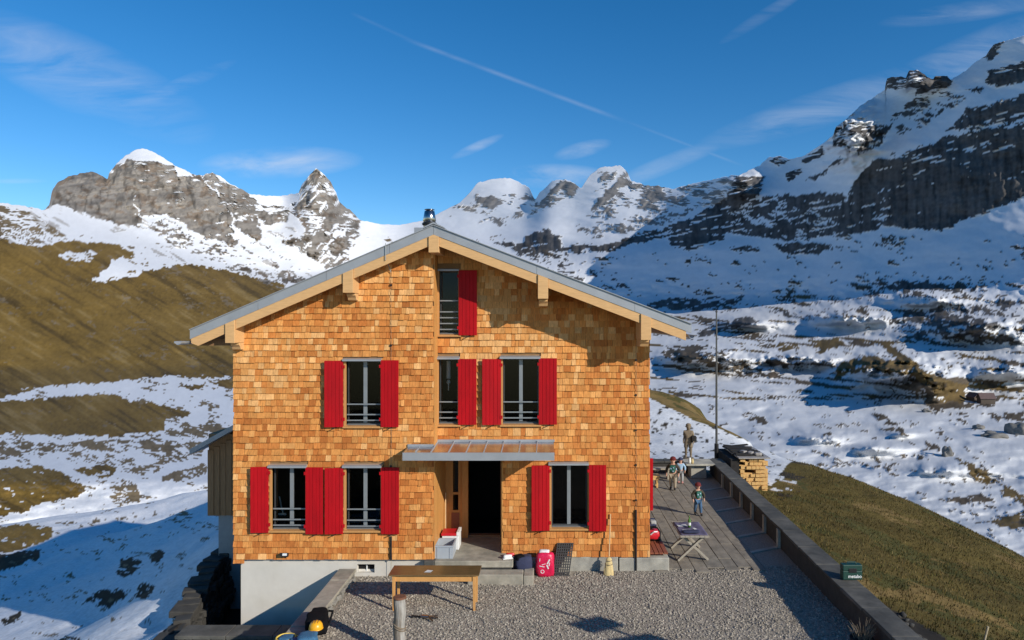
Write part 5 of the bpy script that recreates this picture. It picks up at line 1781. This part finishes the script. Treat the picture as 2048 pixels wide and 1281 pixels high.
shv = thing('snow_broom', 'thin pale handled hand broom leaning in the entrance recess', 'broom', (XST + .3, .75, lz))
a_ = P(893, 1050, .8)
MB().tube([(a_.x - .02, .78, lz + .22), P(891, 985, .95)], .014, 8).build('handle', 'handle', shv)
MB().box(a_.x - .10, a_.x + .04, .72, .82, lz, lz + .22).build('brush', 'black', shv, bevel=.02)

# shoes left at the corner of the landing
for i, (px, py, yy, m) in enumerate(((1018, 1108, -.42, 'white'), (1023, 1108, -.30, 'plastic_red'))):
    q = P(px, py, yy)
    s_ = thing('trainer_shoe', ['white trainer shoe on the landing corner', 'red trainer shoe on the landing corner behind the white one'][i], 'shoe', (q.x, yy, .421))
    pack('upper', (q.x - .03, yy, .47), (.20, .085, .085), m, s_, 20 + i, .3)
    MB().obox((q.x - .03, yy, .431), (.23, .09, .019), (0, 0, .3)).build('sole', 'white', s_)
q = P(1045, 1122, -.2)
bb_ = thing('dark_bag', 'dark navy cloth bag slumped on the step beside the red carrier bag', 'bag', (q.x, -.6, .206))
pack('cloth', (q.x + .03, -.32, .30), (.40, .34, .34), 'navy', bb_, 31, .2)
pack('fold', (q.x - .06, -.38, .44), (.22, .2, .12), 'black', bb_, 33, .5)

# ------------------------------------------------------------------ red carrier bag
rb = thing('red_carrier_bag', 'shiny red plastic carrier bag with white print against the wall', 'bag', (PX(1090, -.45), -.4, 0))
x0_, x1_ = PX(1073, -.4), PX(1107, -.4)
pack('bag_body', ((x0_ + x1_) / 2, -.32, .26), (x1_ - x0_ + .03, .26, .56), 'bag_red', rb, 41)
pack('bag_mouth', ((x0_ + x1_) / 2 - .02, -.30, .54), (.24, .12, .10), 'white', rb, 42)
for (dx, dz, sx_, sz_, r_) in ((.08, .36, .03, .12, .5), (.06, .24, .03, .10, -.4), (.10, .30, .02, .08, .2), (-.07, .25, .12, .015, .2), (-.03, .3, .09, .012, -.3), (-.12, .40, .012, .07, .1)):
    MB().obox(((x0_ + x1_) / 2 + dx, -.452, dz), (sx_, .008, sz_), (0, r_, 0)).build('white_print', 'white', rb)
MB().torus(((x0_ + x1_) / 2 - .06, -.447, .13), .038, .009, 16, 6, Matrix.Rotation(R(90), 3, 'X')).build('round_print', 'white', rb)

# rubber grate leaning on the wall
gt = thing('rubber_grate', 'dark slotted grate leaning against the wall beside the red carrier bag', 'grate', (PX(1125, -.3), -.3, 0))
A_, B_ = P(1107, 1143, -.34), P(1137, 1143, -.34)
C_, Dd = P(1146, 1086, -.05), P(1116, 1086, -.05)
A_.z = B_.z = 0.0
pl = lambda u, v: (A_ * (1 - u) + B_ * u) * (1 - v) + (Dd * (1 - u) + C_ * u) * v
for i in range(8):
    u = i / 7
    MB().bar(pl(u, 0.0), pl(u, 1), .03, .022, (0, -1, .4)).build('bar', 'grate', gt)
for j in range(13):
    v_ = .01 + j / 12 * .98
    MB().bar(pl(0, v_) + Vector((0, -.004, 0)), pl(1, v_) + Vector((0, -.004, 0)), .022, .018, (0, -1, .4)).build('cross_bar', 'grate', gt)

# besom
bs = thing('straw_broom', 'straw broom with long pale handle leaning on the shingles', 'broom', (PX(1217, -.4), -.4, 0))
b0 = G(1217, 1150, .0)
t1 = P(1221, 1028, YR - .06)
nb = b0 + (t1 - b0) * .30
MB().tube([nb, t1], .014, 10).build('handle', 'handle', bs)
axis = (t1 - b0).normalized()
ring = MB()
prof = [(0.02, 0.40, .02), (.06, .37, .035), (.085, .25, .05), (.105, .12, .06), (.125, .0, .065)]
vs_, fs_ = [], []
N_ = 20
for (rx, h, ry) in prof:
    c0 = b0 + (t1 - b0).normalized() * h
    for k in range(N_):
        a = 2 * math.pi * k / N_
        jit = random.uniform(.9, 1.08)
        vs_.append((c0.x + rx * math.cos(a) * jit, c0.y + ry * math.sin(a) * jit, max(c0.z + (random.uniform(-.02, .02) if h == 0 else 0), .004)))
for i in range(len(prof) - 1):
    for k in range(N_):
        k2 = (k + 1) % N_
        fs_.append((i * N_ + k, i * N_ + k2, (i + 1) * N_ + k2, (i + 1) * N_ + k))
fs_.append(tuple((len(prof) - 1) * N_ + k for k in range(N_)))
ring.add(vs_, fs_).build('straw_head', 'straw', bs)
for h, rx in ((.33, .07), (.25, .09)):
    c0 = b0 + axis * h
    MB().torus((c0.x, c0.y, c0.z), rx, .006, 20, 6).build('binding', 'rope', bs)

# ------------------------------------------------------------------ post, tool, gear in the foreground
pc = Vector((PX(799, -4.2), -4.2, 0))
zt = PZ(1196, -4.2)
ps = thing('wooden_post', 'weathered round wooden post with flat rusty cap on the gravel', 'post', pc)
pts, rr_ = [], []
for i in range(9):
    z = zt * i / 8
    pts.append((pc.x + .012 * math.sin(i * 1.3), pc.y, z))
    rr_.append(.105 + .006 * math.sin(i * 2.1) + (.01 if i == 0 else 0))
MB().tube(pts, rr_, 18).build('shaft', 'log', ps, smooth=True)
MB().lathe([(0, zt + .034), (.10, zt + .034), (.118, zt + .022), (.118, zt + .001), (0, zt + .001)], (pc.x + .005, pc.y, 0), 20).build('cap', 'rust', ps)
for k, zz_ in enumerate((zt - .52, zt - .48)):
    MB().torus((pc.x, pc.y, zz_), .115, .012, 20, 6, Matrix.Rotation(R(26), 3, 'Y')).build('rope_turn', 'rope', ps)

q = G(850, 1237, 0)
cl = thing('metal_clamp', 'small three pronged metal clamp lying on the gravel', 'clamp', (q.x, q.y, .02))
MB().bar((q.x - .24, q.y + .03, .035), (q.x - .05, q.y, .04), .03, .025).build('shaft', 'iron', cl)
MB().obox((q.x - .0, q.y - .02, .05), (.16, .07, .05), (0, 0, -.2)).build('clamp_body', 'steel', cl, bevel=.01)
for a in (.5, -.1, -.9):
    MB().bar((q.x + .05, q.y - .02, .05), (q.x + .05 + .22 * math.cos(a), q.y - .02 + .22 * math.sin(a), .03), .028, .02).build('prong', 'steel', cl)
MB().lathe([(0, .0), (.03, .0), (.03, .045), (0, .045)], (q.x - .25, q.y + .03, .012), 10).build('knob', 'iron', cl)

wz = .206
rk_ = thing('black_rucksack', 'black climbing rucksack resting on the low stone wall', 'rucksack', (-4.5, -3.6, wz))
pack('body', (-4.34, -3.60, wz + .13), (.40, .60, .27), 'black', rk_, 51, .25)
pack('side_pocket', (-4.20, -3.75, wz + .12), (.18, .34, .26), 'black', rk_, 52, .2)
pack('lid', (-4.40, -3.30, wz + .15), (.30, .26, .18), 'black', rk_, 53, .3)
MB().tube([(-4.22, -3.3, wz + .2), (-4.10, -3.45, wz + .26), (-4.08, -3.7, wz + .16), (-4.14, -3.9, wz + .03)], .02, 8).build('strap', 'black', rk_)
hc = P(632, 1249, -4.0)
hc = Vector((PX(632, -4.05), -4.05, PZ(1257, -4.05)))
hm = thing('yellow_helmet', 'yellow climbing helmet lying on the black rucksack', 'helmet', hc)
dome = MB()
dome.lathe([(.118, 0), (.122, .03), (.112, .075), (.085, .115), (.045, .135), (0.001, .14)], hc, 24)
dome.build('shell', 'yellow', hm, smooth=True)
MB().torus(hc + Vector((0, 0, .004)), .12, .008, 24, 6).build('rim', 'yellow', hm)
for a in (-.5, 0, .5):
    pts = [hc + Vector((a * .09, -.118 * math.cos(t_) * math.cos(a * .8), .14 * math.sin(t_) * math.cos(a * .7) + .006)) for t_ in np.linspace(.15, 2.6, 9)]
    MB().tube(pts, .006, 6).build('vent_rib', 'rust', hm)
pack('head_padding', hc + Vector((0, 0, -.03)), (.18, .18, .09), 'black', hm, 55)
bc = thing('blue_jacket', 'crumpled blue jacket hanging over the low wall below the yellow helmet', 'jacket', (-4.5, -4.25, wz))
pack('cloth', (-4.28, -4.30, wz + .10), (.34, .34, .22), 'blue_cloth', bc, 61, .3)
pack('sleeve', (-4.50, -4.34, wz + .06), (.14, .30, .12), 'blue_cloth', bc, 62, .5)
yc = G(573, 1279, wz + .05)
yr = thing('yellow_rope_coil', 'coiled yellow climbing rope on the end of the low wall', 'rope', (yc.x, yc.y, wz))
for i in range(4):
    MB().torus((yc.x + random.uniform(-.015, .015), yc.y + random.uniform(-.015, .015), wz + .02 + i * .022), .175 + random.uniform(-.02, .02), .016, 30, 8, Matrix.Rotation(random.uniform(-.05, .05), 3, 'X')).build('rope_turn', 'yellow_rope', yr, smooth=True)
pack('blue_bag', (yc.x, yc.y, wz + .06), (.24, .22, .11), 'blue_cloth', yr, 65)

# unseen mast guessed from the shadow crossing the gravel, added to cast it
mz = float(hill_z(7.28, -8.09)[0])
sp = thing('shadow_post', 'unseen tall post with two boards, added to cast the gravel shadow', 'shadow caster', (7.28, -8.09, mz))
MB().tube([(7.28, -8.09, mz - .1), (7.28, -8.09, 4.25)], .035, 10).build('post', 'pole', sp)
MB().obox((7.28, -8.14, 3.66), (.75, .03, .30), (0, 0, .5)).build('board', 'greyframe', sp)
MB().obox((7.20, -8.14, 3.18), (.85, .03, .22), (0, 0, .3)).build('board', 'greyframe', sp)

# ------------------------------------------------------------------ toolbox on the parapet
tc_ = G(1706, 1176, .475)
ty = -2.15
tx = PX(1706, ty)
tcx = wx(ty) + .25
tool = thing('green_toolbox', 'dark green plastic power tool case standing on the parapet slabs', 'toolbox', (tcx, ty, .566))
bx0, bx1 = PX(1686, ty), PX(1725, ty)
zb_t = .568
ztp = PZ(1148, ty)
MB().box(bx0, bx1, ty, ty + .16, zb_t, zb_t + .19).build('case_base', 'green_case', tool, bevel=.015)
MB().box(bx0, bx1, ty, ty + .16, zb_t + .192, zb_t + .31).build('case_lid', 'green_case', tool, bevel=.015)
MB().box(bx0 + .12, bx1 - .12, ty - .008, ty + .02, zb_t + .15, zb_t + .24).build('latch', 'iron', tool, bevel=.005)
MB().tube([(bx0 + .1, ty + .08, zb_t + .31), (bx0 + .12, ty + .08, zb_t + .345), (bx1 - .12, ty + .08, zb_t + .345), (bx1 - .1, ty + .08, zb_t + .31)], .012, 8).build('handle', 'green_case', tool)
fc_ = bpy.data.curves.new('case_lettering', 'FONT')
fc_.body = 'metabo'
fc_.size = .095
fc_.extrude = .002
fc_.offset = .0015
fo = bpy.data.objects.new('case_lettering_src', fc_)
COL.objects.link(fo)
bpy.context.view_layer.update()
me = bpy.data.meshes.new_from_object(fo.evaluated_get(bpy.context.evaluated_depsgraph_get()))
bpy.data.objects.remove(fo)
w_ = max(v.co.x for v in me.vertices)
for v in me.vertices:
    x, y, z = v.co
    v.co = Vector((bx1 - .02 - (w_ - x) * (.28 / w_), ty - .003 - z, zb_t + .045 + y))
me.materials.clear()
me.materials.append(M['white'])
lt = bpy.data.objects.new('lettering', me)
COL.objects.link(lt)
adopt(lt, tool)

# dried plant in a tub by the parapet
pq = Vector((5.58, -4.15, 0))
tubp = thing('planter', 'dark tub with dried stalks standing in the shade of the parapet', 'planter', (5.58, -4.15, 0))
MB().lathe([(0, .0), (.16, .0), (.21, .28), (.19, .28), (.18, .25), (0, .25)], pq, 20).build('tub', 'darkslab', tubp, smooth=False)
for i in range(46):
    a, r_ = random.uniform(0, 6.28), random.uniform(.02, .15)
    h = random.uniform(.14, .34)
    b0_ = pq + Vector((r_ * math.cos(a), r_ * math.sin(a), .25))
    MB().tube([b0_, b0_ + Vector((.06 * math.cos(a), .06 * math.sin(a), h * .7)), b0_ + Vector((.12 * math.cos(a), .12 * math.sin(a), h))], [.005, .004, .002], 4).build('stalk', 'statue', tubp)

# ------------------------------------------------------------------ picnic table on the paving
ptx0, ptx1, pty0, pty1, ptz = 3.17, 3.88, .35, 1.62, .70
pt = thing('camping_table', 'silvered wooden table with crossed legs on the paving', 'table', ((ptx0 + ptx1) / 2, .95, .04))
nsl = 6
for i in range(nsl):
    a = ptx0 + (ptx1 - ptx0) * i / nsl
    MB().box(a + .004, a + (ptx1 - ptx0) / nsl - .004, pty0, pty1, ptz - .03, ptz).build('top_slat', 'grey_wood', pt)
for y in (pty0 + .12, pty1 - .2):
    MB().box(ptx0 + .02, ptx1 - .02, y, y + .06, ptz - .075, ptz - .031).build('cross_bearer', 'grey_wood', pt)
    dy = 0 if y < .8 else .065
    MB().bar((ptx0 - .02, y + .10, .045), (ptx1 - .10, y + .10, ptz - .07), .05, .085, (0, 1, 0)).build('leg', 'grey_wood', pt)
    MB().bar((ptx1 + .02, y + .16, .045), (ptx0 + .10, y + .16, ptz - .07), .05, .085, (0, 1, 0)).build('leg', 'grey_wood', pt)
MB().box((ptx0 + ptx1) / 2 - .03, (ptx0 + ptx1) / 2 + .03, pty0 + .3, pty1 - .1, .36, .42).build('stretcher', 'grey_wood', pt)
cl_ = thing('purple_blanket', 'purple grey blanket spread over the camping table', 'blanket', (3.5, 1, ptz))
vs_, fs_ = [], []
nx, ny = 14, 20
for j in range(ny + 1):
    for i in range(nx + 1):
        u, v_ = i / nx, j / ny
        vs_.append((ptx0 + .03 + u * .66, pty0 + .08 + v_ * 1.1, ptz + .012 + .012 * float(vnoise(np.array([u * 6.]), np.array([v_ * 7.]), seed=71)[0])))
for j in range(ny):
    for i in range(nx):
        a = j * (nx + 1) + i
        fs_.append((a, a + 1, a + nx + 2, a + nx + 1))
ob = MB().add(vs_, fs_).build('cloth', 'purple', cl_, smooth=True)
sm = ob.modifiers.new('thick', 'SOLIDIFY')
sm.thickness = .006
bo = thing('green_bottle', 'green glass bottle standing on the camping table', 'bottle', (3.52, .98, ptz + .03))
MB().lathe([(0, 0), (.038, 0), (.04, .02), (.04, .15), (.03, .19), (.015, .22), (.014, .27), (.017, .275), (.016, .29), (0, .29)], (3.52, 1.02, ptz + .027), 16).build('glass_body', 'bottle', bo, smooth=True)
MB().lathe([(.0405, .05), (.041, .052), (.041, .12), (.0405, .122)], (3.52, 1.02, ptz + .027), 16).build('paper_label', 'paper', bo)
for i, (x, y, sx_, sy_, r_, lab) in enumerate(((3.36, 1.15, .24, .14, .15, 'white sheet of paper beside the green bottle'), (3.40, .72, .20, .14, -.1, 'white booklet near the front of the camping table'), (3.62, .88, .07, .10, .3, 'small white card right of the green bottle'))):
    tag(MB().obox((x, y, ptz + .033), (sx_, sy_, .006), (0, 0, r_)).build('paper_sheet', 'paper'), lab, 'paper')
tag(pack('dark_pouch', (3.48, .58, ptz + .05), (.42, .14, .06), 'navy', None, 75), 'dark pouch along the front edge of the camping table', 'pouch')

# yellow bench and grey bench at the back
yb = thing('yellow_bench', 'yellow wooden stool bench behind the house corner on the paving', 'bench', (3.6, 8, .04))
by = 8.0
bx_ = PX(1320, by)
MB().box(bx_ - 1.4, bx_, by, by + .35, .42, .46).build('seat', 'timber', yb)
MB().box(bx_ - 1.38, bx_ - .02, by + .01, by + .03, .32, .419).build('apron', 'timber', yb)
for x in (bx_ - 1.3, bx_ - .12):
    for y in (by + .02, by + .29):
        MB().box(x, x + .06, y + .012, y + .05, .04, .319 if y < by + .1 else .419).build('leg', 'timber', yb)
gb_ = thing('grey_bench', 'weathered grey bench in front of the rear parapet', 'bench', (3.6, 9.4, .04))
MB().box(2.6, PX(1345, 9.4), 9.3, 9.62, .40, .45).build('seat', 'grey_wood', gb_)
for x in (2.8, PX(1345, 9.4) - .2):
    MB().box(x, x + .07, 9.33, 9.59, .04, .399).build('leg', 'grey_wood', gb_)

# stone table
st = thing('stone_table', 'stone slab table on a block at the far end of the terrace', 'table', (5.3, 9.9, .0))
MB().box(PX(1382, 9.7), PX(1413, 9.7), 9.7, 10.3, 0, .50).build('block', 'concrete', st, bevel=.015)
MB().box(PX(1372, 9.55), PX(1430, 9.55), 9.5, 10.5, .502, .57).build('slab', 'concrete', st, bevel=.012)
for i, (dx, m, lab) in enumerate(((.14, 'white', 'white jug on the stone slab table'), (.24, 'straw', 'straw coloured pot on the stone slab table'))):
    x = PX(1372, 9.6) + dx
    j_ = tag(MB().lathe([(0, 0), (.05, 0), (.06, .08), (.04, .15 + .05 * (1 - i)), (.045, .17 + .05 * (1 - i)), (0, .16 + .05 * (1 - i))], (x, 9.62, .572), 14).build('jug' if i == 0 else 'pot', m, None, smooth=True), lab, 'jug' if i == 0 else 'pot')

# flagpole
fy = 11.4
fx = PX(1433, fy)
fpz = thing('flagpole', 'tall thin dark flagpole behind the far parapet corner', 'pole', (fx, fy, -.6))
MB().tube([(fx, fy, -.7), (fx, fy, 2.5), (fx, fy, PZ(625, fy))], [.05, .045, .028], 10).build('shaft', 'pole', fpz)
MB().lathe([(0, 0), (.045, .02), (.05, .05), (.03, .08), (0, .09)], (fx, fy, PZ(625, fy) - .01), 12).build('finial', 'pole', fpz)
MB().tube([(fx, fy, -.7), (fx, fy, 1.0)], .085, 10).build('foot_sleeve', 'iron', fpz)
MB().box(fx - .09, fx - .04, fy - .06, fy - .02, 1.6, 1.72).build('cleat', 'iron', fpz)

# stacked timber outside the parapet
wy0 = 9.6
wxa, wxb = PX(1481, wy0), PX(1536, wy0)
zb0, zt0 = -.85, PZ(917, wy0)
wd_ = thing('timber_stack', 'tall stack of new yellow timber under dark boards outside the parapet', 'timber stack', ((wxa + wxb) / 2, 10.5, zb0))
lay = 11
lh = (zt0 - zb0) / lay
for k in range(lay):
    z0_ = zb0 + k * lh
    x = wxa + random.uniform(-.02, .02)
    while x < wxb - .05:
        w = random.uniform(.14, .24)
        x1_ = min(x + w, wxb + .01)
        if random.random() > .12:
            MB().box(x + .006, x1_ - .006, wy0 + random.uniform(-.05, .05), wy0 + 2.3, z0_ + .034, z0_ + lh - .002).build('beam', 'timber', wd_, bevel=.004)
        x += w
    for y in (wy0 + .06, wy0 + 1.2, wy0 + 2.1):
        MB().box(wxa - .04, wxb + .02, y, y + .09, z0_, z0_ + .033).build('spacer_batten', 'timber', wd_)
MB().box(wxa - .10, wxb + .06, wy0 - .12, wy0 + 2.4, zt0 + .004, zt0 + .05).build('cover_board', 'tarp', wd_, bevel=.01)
for i in range(12):
    y = wy0 + .25 + i * .18
    MB().obox(((wxa + wxb) / 2 - .12, y, zt0 + .075 + random.uniform(-.004, .02)), (1.05, .14, .04), (random.uniform(-.05, .05), random.uniform(-.08, .08), random.uniform(-.2, .2))).build('dark_board', 'darkslab', wd_)
for i in range(3):
    pack('stone_weight', (wxb - .3 - i * .22, wy0 + .25 + i * .2, zt0 + .12), (.26, .2, .13), 'tarp', wd_, 80 + i, i)
MB().box(wxa - .35, wxa - .03, wy0 + .05, wy0 + 2.3, zb0, zt0 - .05).build('side_shade_block', 'darkslab', wd_)  # dark block standing in for the shaded left side of the stack

# heap of dark stones outside the wall, and a pale stake
hp = thing('stone_heap', 'heap of dark rubble stones outside the parapet on the grass bank', 'stones', (7.2, -3, -.1))
for i in range(170):
    yy = random.uniform(-4.8, -1.9)
    xx = wx(yy) + .58 + abs(random.gauss(0, .36))
    zg = float(hill_z(xx, yy)[0])
    s_ = random.uniform(.04, .12)
    blob('stone', (xx, yy, zg + s_ * .25), (s_, s_ * random.uniform(.7, 1.2), s_ * random.uniform(.5, .8)), 'wallstone', hp, 1, .5, i)
q = Vector((PX(1968, -2.3), -2.3, 0))
q.z = float(hill_z(q.x, q.y)[0])
t2 = P(1976, 1253, -2.3)
sk = tag(MB().tube([(q.x - .02, q.y, q.z - .1), (t2.x, t2.y, t2.z)], .022, 8).build('wooden_stake', 'straw_pale'), 'thin pale wooden stake leaning out of the grass bank', 'stake')

# ------------------------------------------------------------------ people and statue
def skin_mesh(name, pts, edges, m, parent, root=0, sub=1):
    me = bpy.data.meshes.new(name)
    me.from_pydata([tuple(p[:3]) for p in pts], edges, [])
    me.materials.append(M[m])
    o = bpy.data.objects.new(name, me)
    COL.objects.link(o)
    md = o.modifiers.new('skin', 'SKIN')
    md.use_smooth_shade = True
    for i, p in enumerate(pts):
        sv = me.skin_vertices[0].data[i]
        r_ = p[3]
        sv.radius = r_ if isinstance(r_, tuple) else (r_, r_)
        sv.use_root = (i == root)
    s2 = o.modifiers.new('sub', 'SUBSURF')
    s2.levels = sub
    s2.render_levels = sub
    adopt(o, parent)
    return o


def person(name, label, cat, loc, h, rz, mats, step=.12, armL=(.06, .0), armR=(.06, .0), statue=None, group=None):
    t = thing(name, label, cat, loc, group)
    Rm = Matrix.Rotation(rz, 3, 'Z')
    base = Vector(loc)

    def W(x, y, z, r_):
        q = base + Rm @ Vector((x, y, z)) * h
        return (q.x, q.y, q.z, (r_[0] * h, r_[1] * h) if isinstance(r_, tuple) else r_ * h)
    yL, yR = -step / 2, step / 2
    J = {
        'pel': (0, 0, .47, .075), 'spi': (0, .01, .58, .075), 'che': (0, .005, .69, .085), 'nek': (0, 0, .795, .035), 'chin': (0, -.012, .835, .055), 'hed': (0, -.005, .90, .078), 'crn': (0, .005, .955, .055),
        'hpL': (.06, 0, .44, .062), 'knL': (.068, yL * .5 - .01, .26, .045), 'anL': (.07, yL, .06, .032), 'toL': (.075, yL - .09, .025, .026),
        'hpR': (-.06, 0, .44, .062), 'knR': (-.068, yR * .5 - .01, .26, .045), 'anR': (-.07, yR, .06, .032), 'toR': (-.075, yR - .09, .025, .026),
        'shL': (.105, 0, .745, .042), 'elL': (.15 + armL[0], .01, .62, .032), 'wrL': (.16 + armL[0] * .5, -.05 + armL[1], .50, .022), 'haL': (.16 + armL[0] * .5, -.07 + armL[1], .465, .02),
        'shR': (-.105, 0, .745, .042), 'elR': (-.15 - armR[0], .01, .62, .032), 'wrR': (-.16 - armR[0] * .5, -.05 + armR[1], .50, .022), 'haR': (-.16 - armR[0] * .5, -.07 + armR[1], .465, .02),
    }
    E = [('pel', 'spi'), ('spi', 'che'), ('che', 'nek'), ('nek', 'chin'), ('chin', 'hed'), ('hed', 'crn'), ('pel', 'hpL'), ('hpL', 'knL'), ('knL', 'anL'), ('anL', 'toL'), ('pel', 'hpR'), ('hpR', 'knR'), ('knR', 'anR'), ('anR', 'toR'),
         ('che', 'shL'), ('shL', 'elL'), ('elL', 'wrL'), ('wrL', 'haL'), ('che', 'shR'), ('shR', 'elR'), ('elR', 'wrR'), ('wrR', 'haR')]

    def sub(name_, keys, m, grow=0.0, extra=None, ed=None, root=0):
        ks = list(keys)
        pts = [W(*J[k][:3], J[k][3] + grow) for k in ks]
        es = [(ks.index(a), ks.index(b)) for a, b in (ed or E) if a in ks and b in ks]
        if extra:
            extra(pts, es, ks)
        return skin_mesh(name_, pts, es, m, t, root, 2 if statue else 1)

    def fingers(pts, es, ks):
        for s in 'LR':
            hx, hy, hz, _ = J['ha' + s]
            sg = 1 if s == 'L' else -1
            i0 = ks.index('ha' + s)
            for f in range(4):
                l = (.032, .038, .036, .028)[f]
                ox = (f - 1.5) * .011
                n_ = len(pts)
                pts.append(W(hx + ox * .3, hy + ox - .004, hz - .022, .0062))
                pts.append(W(hx + ox * .3 - sg * .006, hy + ox - .008, hz - .022 - l, .005))
                es.append((i0, n_))
                es.append((n_, n_ + 1))
            n_ = len(pts)
            pts.append(W(hx - sg * .012, hy - .018, hz - .006, .0065))
            pts.append(W(hx - sg * .018, hy - .026, hz - .026, .0055))
            es.append((i0, n_))
            es.append((n_, n_ + 1))
    skm = statue or 'skin'
    sub('body', J.keys(), skm, 0, fingers)

    def dot(name_, x, y, z, r_, m, par=t, sq=(1, 1, 1)):
        q = W(x, y, z, 0)
        return blob(name_, q[:3], (r_ * h * sq[0], r_ * h * sq[1], r_ * h * sq[2]), m, par, 2, 0.03, 3)
    dot('nose', 0, -.088, .892, .013, skm)
    for s in (-1, 1):
        dot('ear', s * .078, 0, .893, .016, skm)
        dot('eye', s * .028, -.078, .905, .008, 'black' if not statue else skm)
    dot('mouth', 0, -.076, .862, .014, 'cap_red' if not statue else skm, t, (1.2, .5, .4))
    if statue:
        dot('hair', 0, .012, .935, .078, skm, t, (1.05, 1.05, .8))
        MB().lathe([(0, 0), (.16 * h, 0), (.17 * h, .03 * h), (.15 * h, .06 * h), (0, .06 * h)], base - Vector((0, 0, .055 * h)), 16).build('foot_block', skm, t)
        pk = W(.15, -.06, .56, 0)
        pack('held_bundle', pk[:3], (.16 * h, .14 * h, .17 * h), 'darkslab', t, 91)
        coat = sub('coat', ['pel', 'spi', 'che', 'hpL', 'hpR', 'shL', 'shR', 'elL', 'elR', 'knL', 'knR'], skm, .018)
        return t
    jk_ = sub('jacket', ['pel', 'spi', 'che', 'shL', 'elL', 'wrL', 'shR', 'elR', 'wrR'], mats['jacket'], .014)
    sub('trousers', ['pel', 'hpL', 'knL', 'anL', 'hpR', 'knR', 'anR'], mats['trousers'], .011)
    for s in 'LR':
        ks = ['an' + s, 'to' + s]
        pts = [W(*J[k][:3], J[k][3] + .012) for k in ks]
        skin_mesh('boot', pts, [(0, 1)], mats['boots'], t, 0, 1)
    if mats.get('bib'):
        q = W(0, -.078, .64, 0)
        pack('bib', q[:3], (.17 * h, .08 * h, .22 * h), mats['bib'], t, 95, rz)
        for dx, dz in ((.03, .69), (-.045, .66), (.02, .58)):
            q = W(dx, -.122, dz, 0)
            pack('light_patch', q[:3], (.04 * h, .02 * h, .045 * h), 'lightblue', t, 96, rz)
    q = W(0, .002, .918, 0)
    cp_ = MB()
    prof = [(.092 * h, 0), (.094 * h, .02 * h), (.085 * h, .055 * h), (.055 * h, .085 * h), (.015 * h, .10 * h), (0.001, .10 * h)]
    cp_.lathe(prof, q[:3], 18)
    hat = cp_.build('cap', mats['hat'], t, smooth=True)
    MB().torus(q[:3], .09 * h, .012 * h, 18, 6).build('cap_band', mats['hat'], hat)
    return t


kg = 'children on the paved terrace'
f1 = G(1396, 1030, .042)
person('person', 'small child in blue jeans and dark jacket with green front walking on the paving', 'person', f1, .98, R(8), dict(jacket='jacket', trousers='jeans', boots='boot', bib='green_bib', hat='cap_red'), .16, (.05, .02), (.04, -.02), group=kg)
f2 = G(1346, 979, .042)
person('person', 'child in beige trousers and dark jacket with red cap standing by the benches', 'person', f2, 1.14, R(-20), dict(jacket='jacket', trousers='beige', boots='boot', bib='green_bib', hat='cap_red'), .10, (.05, 0), (.05, 0), group=kg)
f3 = G(1361, 966, .042)
person('person', 'toddler in light blue jacket and pale trousers beside the taller child', 'person', f3, .92, R(-10), dict(jacket='lightblue', trousers='palegrey', boots='pink', hat='navy'), .06, (.03, 0), (.03, 0), group=kg)
sx0 = PX(1377, 10.8)
person('statue', 'carved wooden figure of a man standing on the rear parapet', 'statue', (sx0, 10.82, .555), 1.36, R(-12), {}, .05, (-.02, -.06), (-.04, .03), statue='statue')

# ------------------------------------------------------------------ far valley: cabins and boulders
def cabin(px, py, wpx, label, rz, lean=False):
    p, d = far_point(px, py)
    s = d / F
    w, l, h, r_ = wpx * s, wpx * s * 1.3, wpx * s * .5, wpx * s * .45
    t = thing('valley_cabin', label, 'cabin', p, 'cabins on the valley floor')
    Rm = Matrix.Rotation(rz, 3, 'Z')
    L_ = lambda x, y, z: p + Rm @ Vector((x, y, z))
    v_ = [L_(-w / 2, -l / 2, -h), L_(w / 2, -l / 2, -h), L_(w / 2, l / 2, -h), L_(-w / 2, l / 2, -h), L_(-w / 2, -l / 2, h), L_(w / 2, -l / 2, h), L_(w / 2, l / 2, h), L_(-w / 2, l / 2, h), L_(0, -l / 2, h + r_), L_(0, l / 2, h + r_)]
    MB().add(v_, [(0, 1, 5, 8, 4), (2, 3, 7, 9, 6), (1, 2, 6, 5), (3, 0, 4, 7), (4, 8, 9, 7), (5, 6, 9, 8)]).build('walls', 'cabin', t)
    for sg in (-1, 1):
        a, b = L_(sg * w * .58, -l * .56, h - r_ * .12), L_(0, -l * .56, h + r_ * 1.04)
        c, e = L_(0, l * .56, h + r_ * 1.04), L_(sg * w * .58, l * .56, h - r_ * .12)
        up_ = Vector((0, 0, w * .05))
        MB().hexa([a, b, c, e, a + up_, b + up_, c + up_, e + up_]).build('roof_slope', 'ember_roof', t)
    q = L_(0, -l / 2 - .05, -h * .1)
    MB().obox(q, (w * .24, .2, h * .9), (0, 0, rz)).build('door', 'palestone', t)
    return t


cabin(1948, 802, 17, 'gabled timber cabin at the foot of the brown knoll', R(10))
cabin(1972, 806, 20, 'low timber cabin with broad roof beside the gabled cabin', R(80))
for i, (px, py, rpx, sq, lab) in enumerate(((2038, 868, 20, (1, 1, 1), 'big pale boulder on the snowy valley floor'), (1893, 912, 11, (.8, .8, 1.4), 'pointed dark rock rising from the snow above the grass bank'), (1985, 874, 17, (1.4, 1, .45), 'flat slab of rock on the snow left of the big boulder'), (1958, 858, 9, (1, 1, .7), 'small dark boulder behind the flat slab of rock'), (1852, 824, 7, (1.2, 1, .8), 'small lone boulder on the open snow below the brown knoll'))):
    p, d = far_point(px, py)
    s = d / F * rpx
    tag(blob('boulder', p + Vector((0, 0, s * .2)), (s * sq[0], s * sq[1], s * sq[2]), 'rock', None, 3, .5, 100 + i), lab, 'boulder')
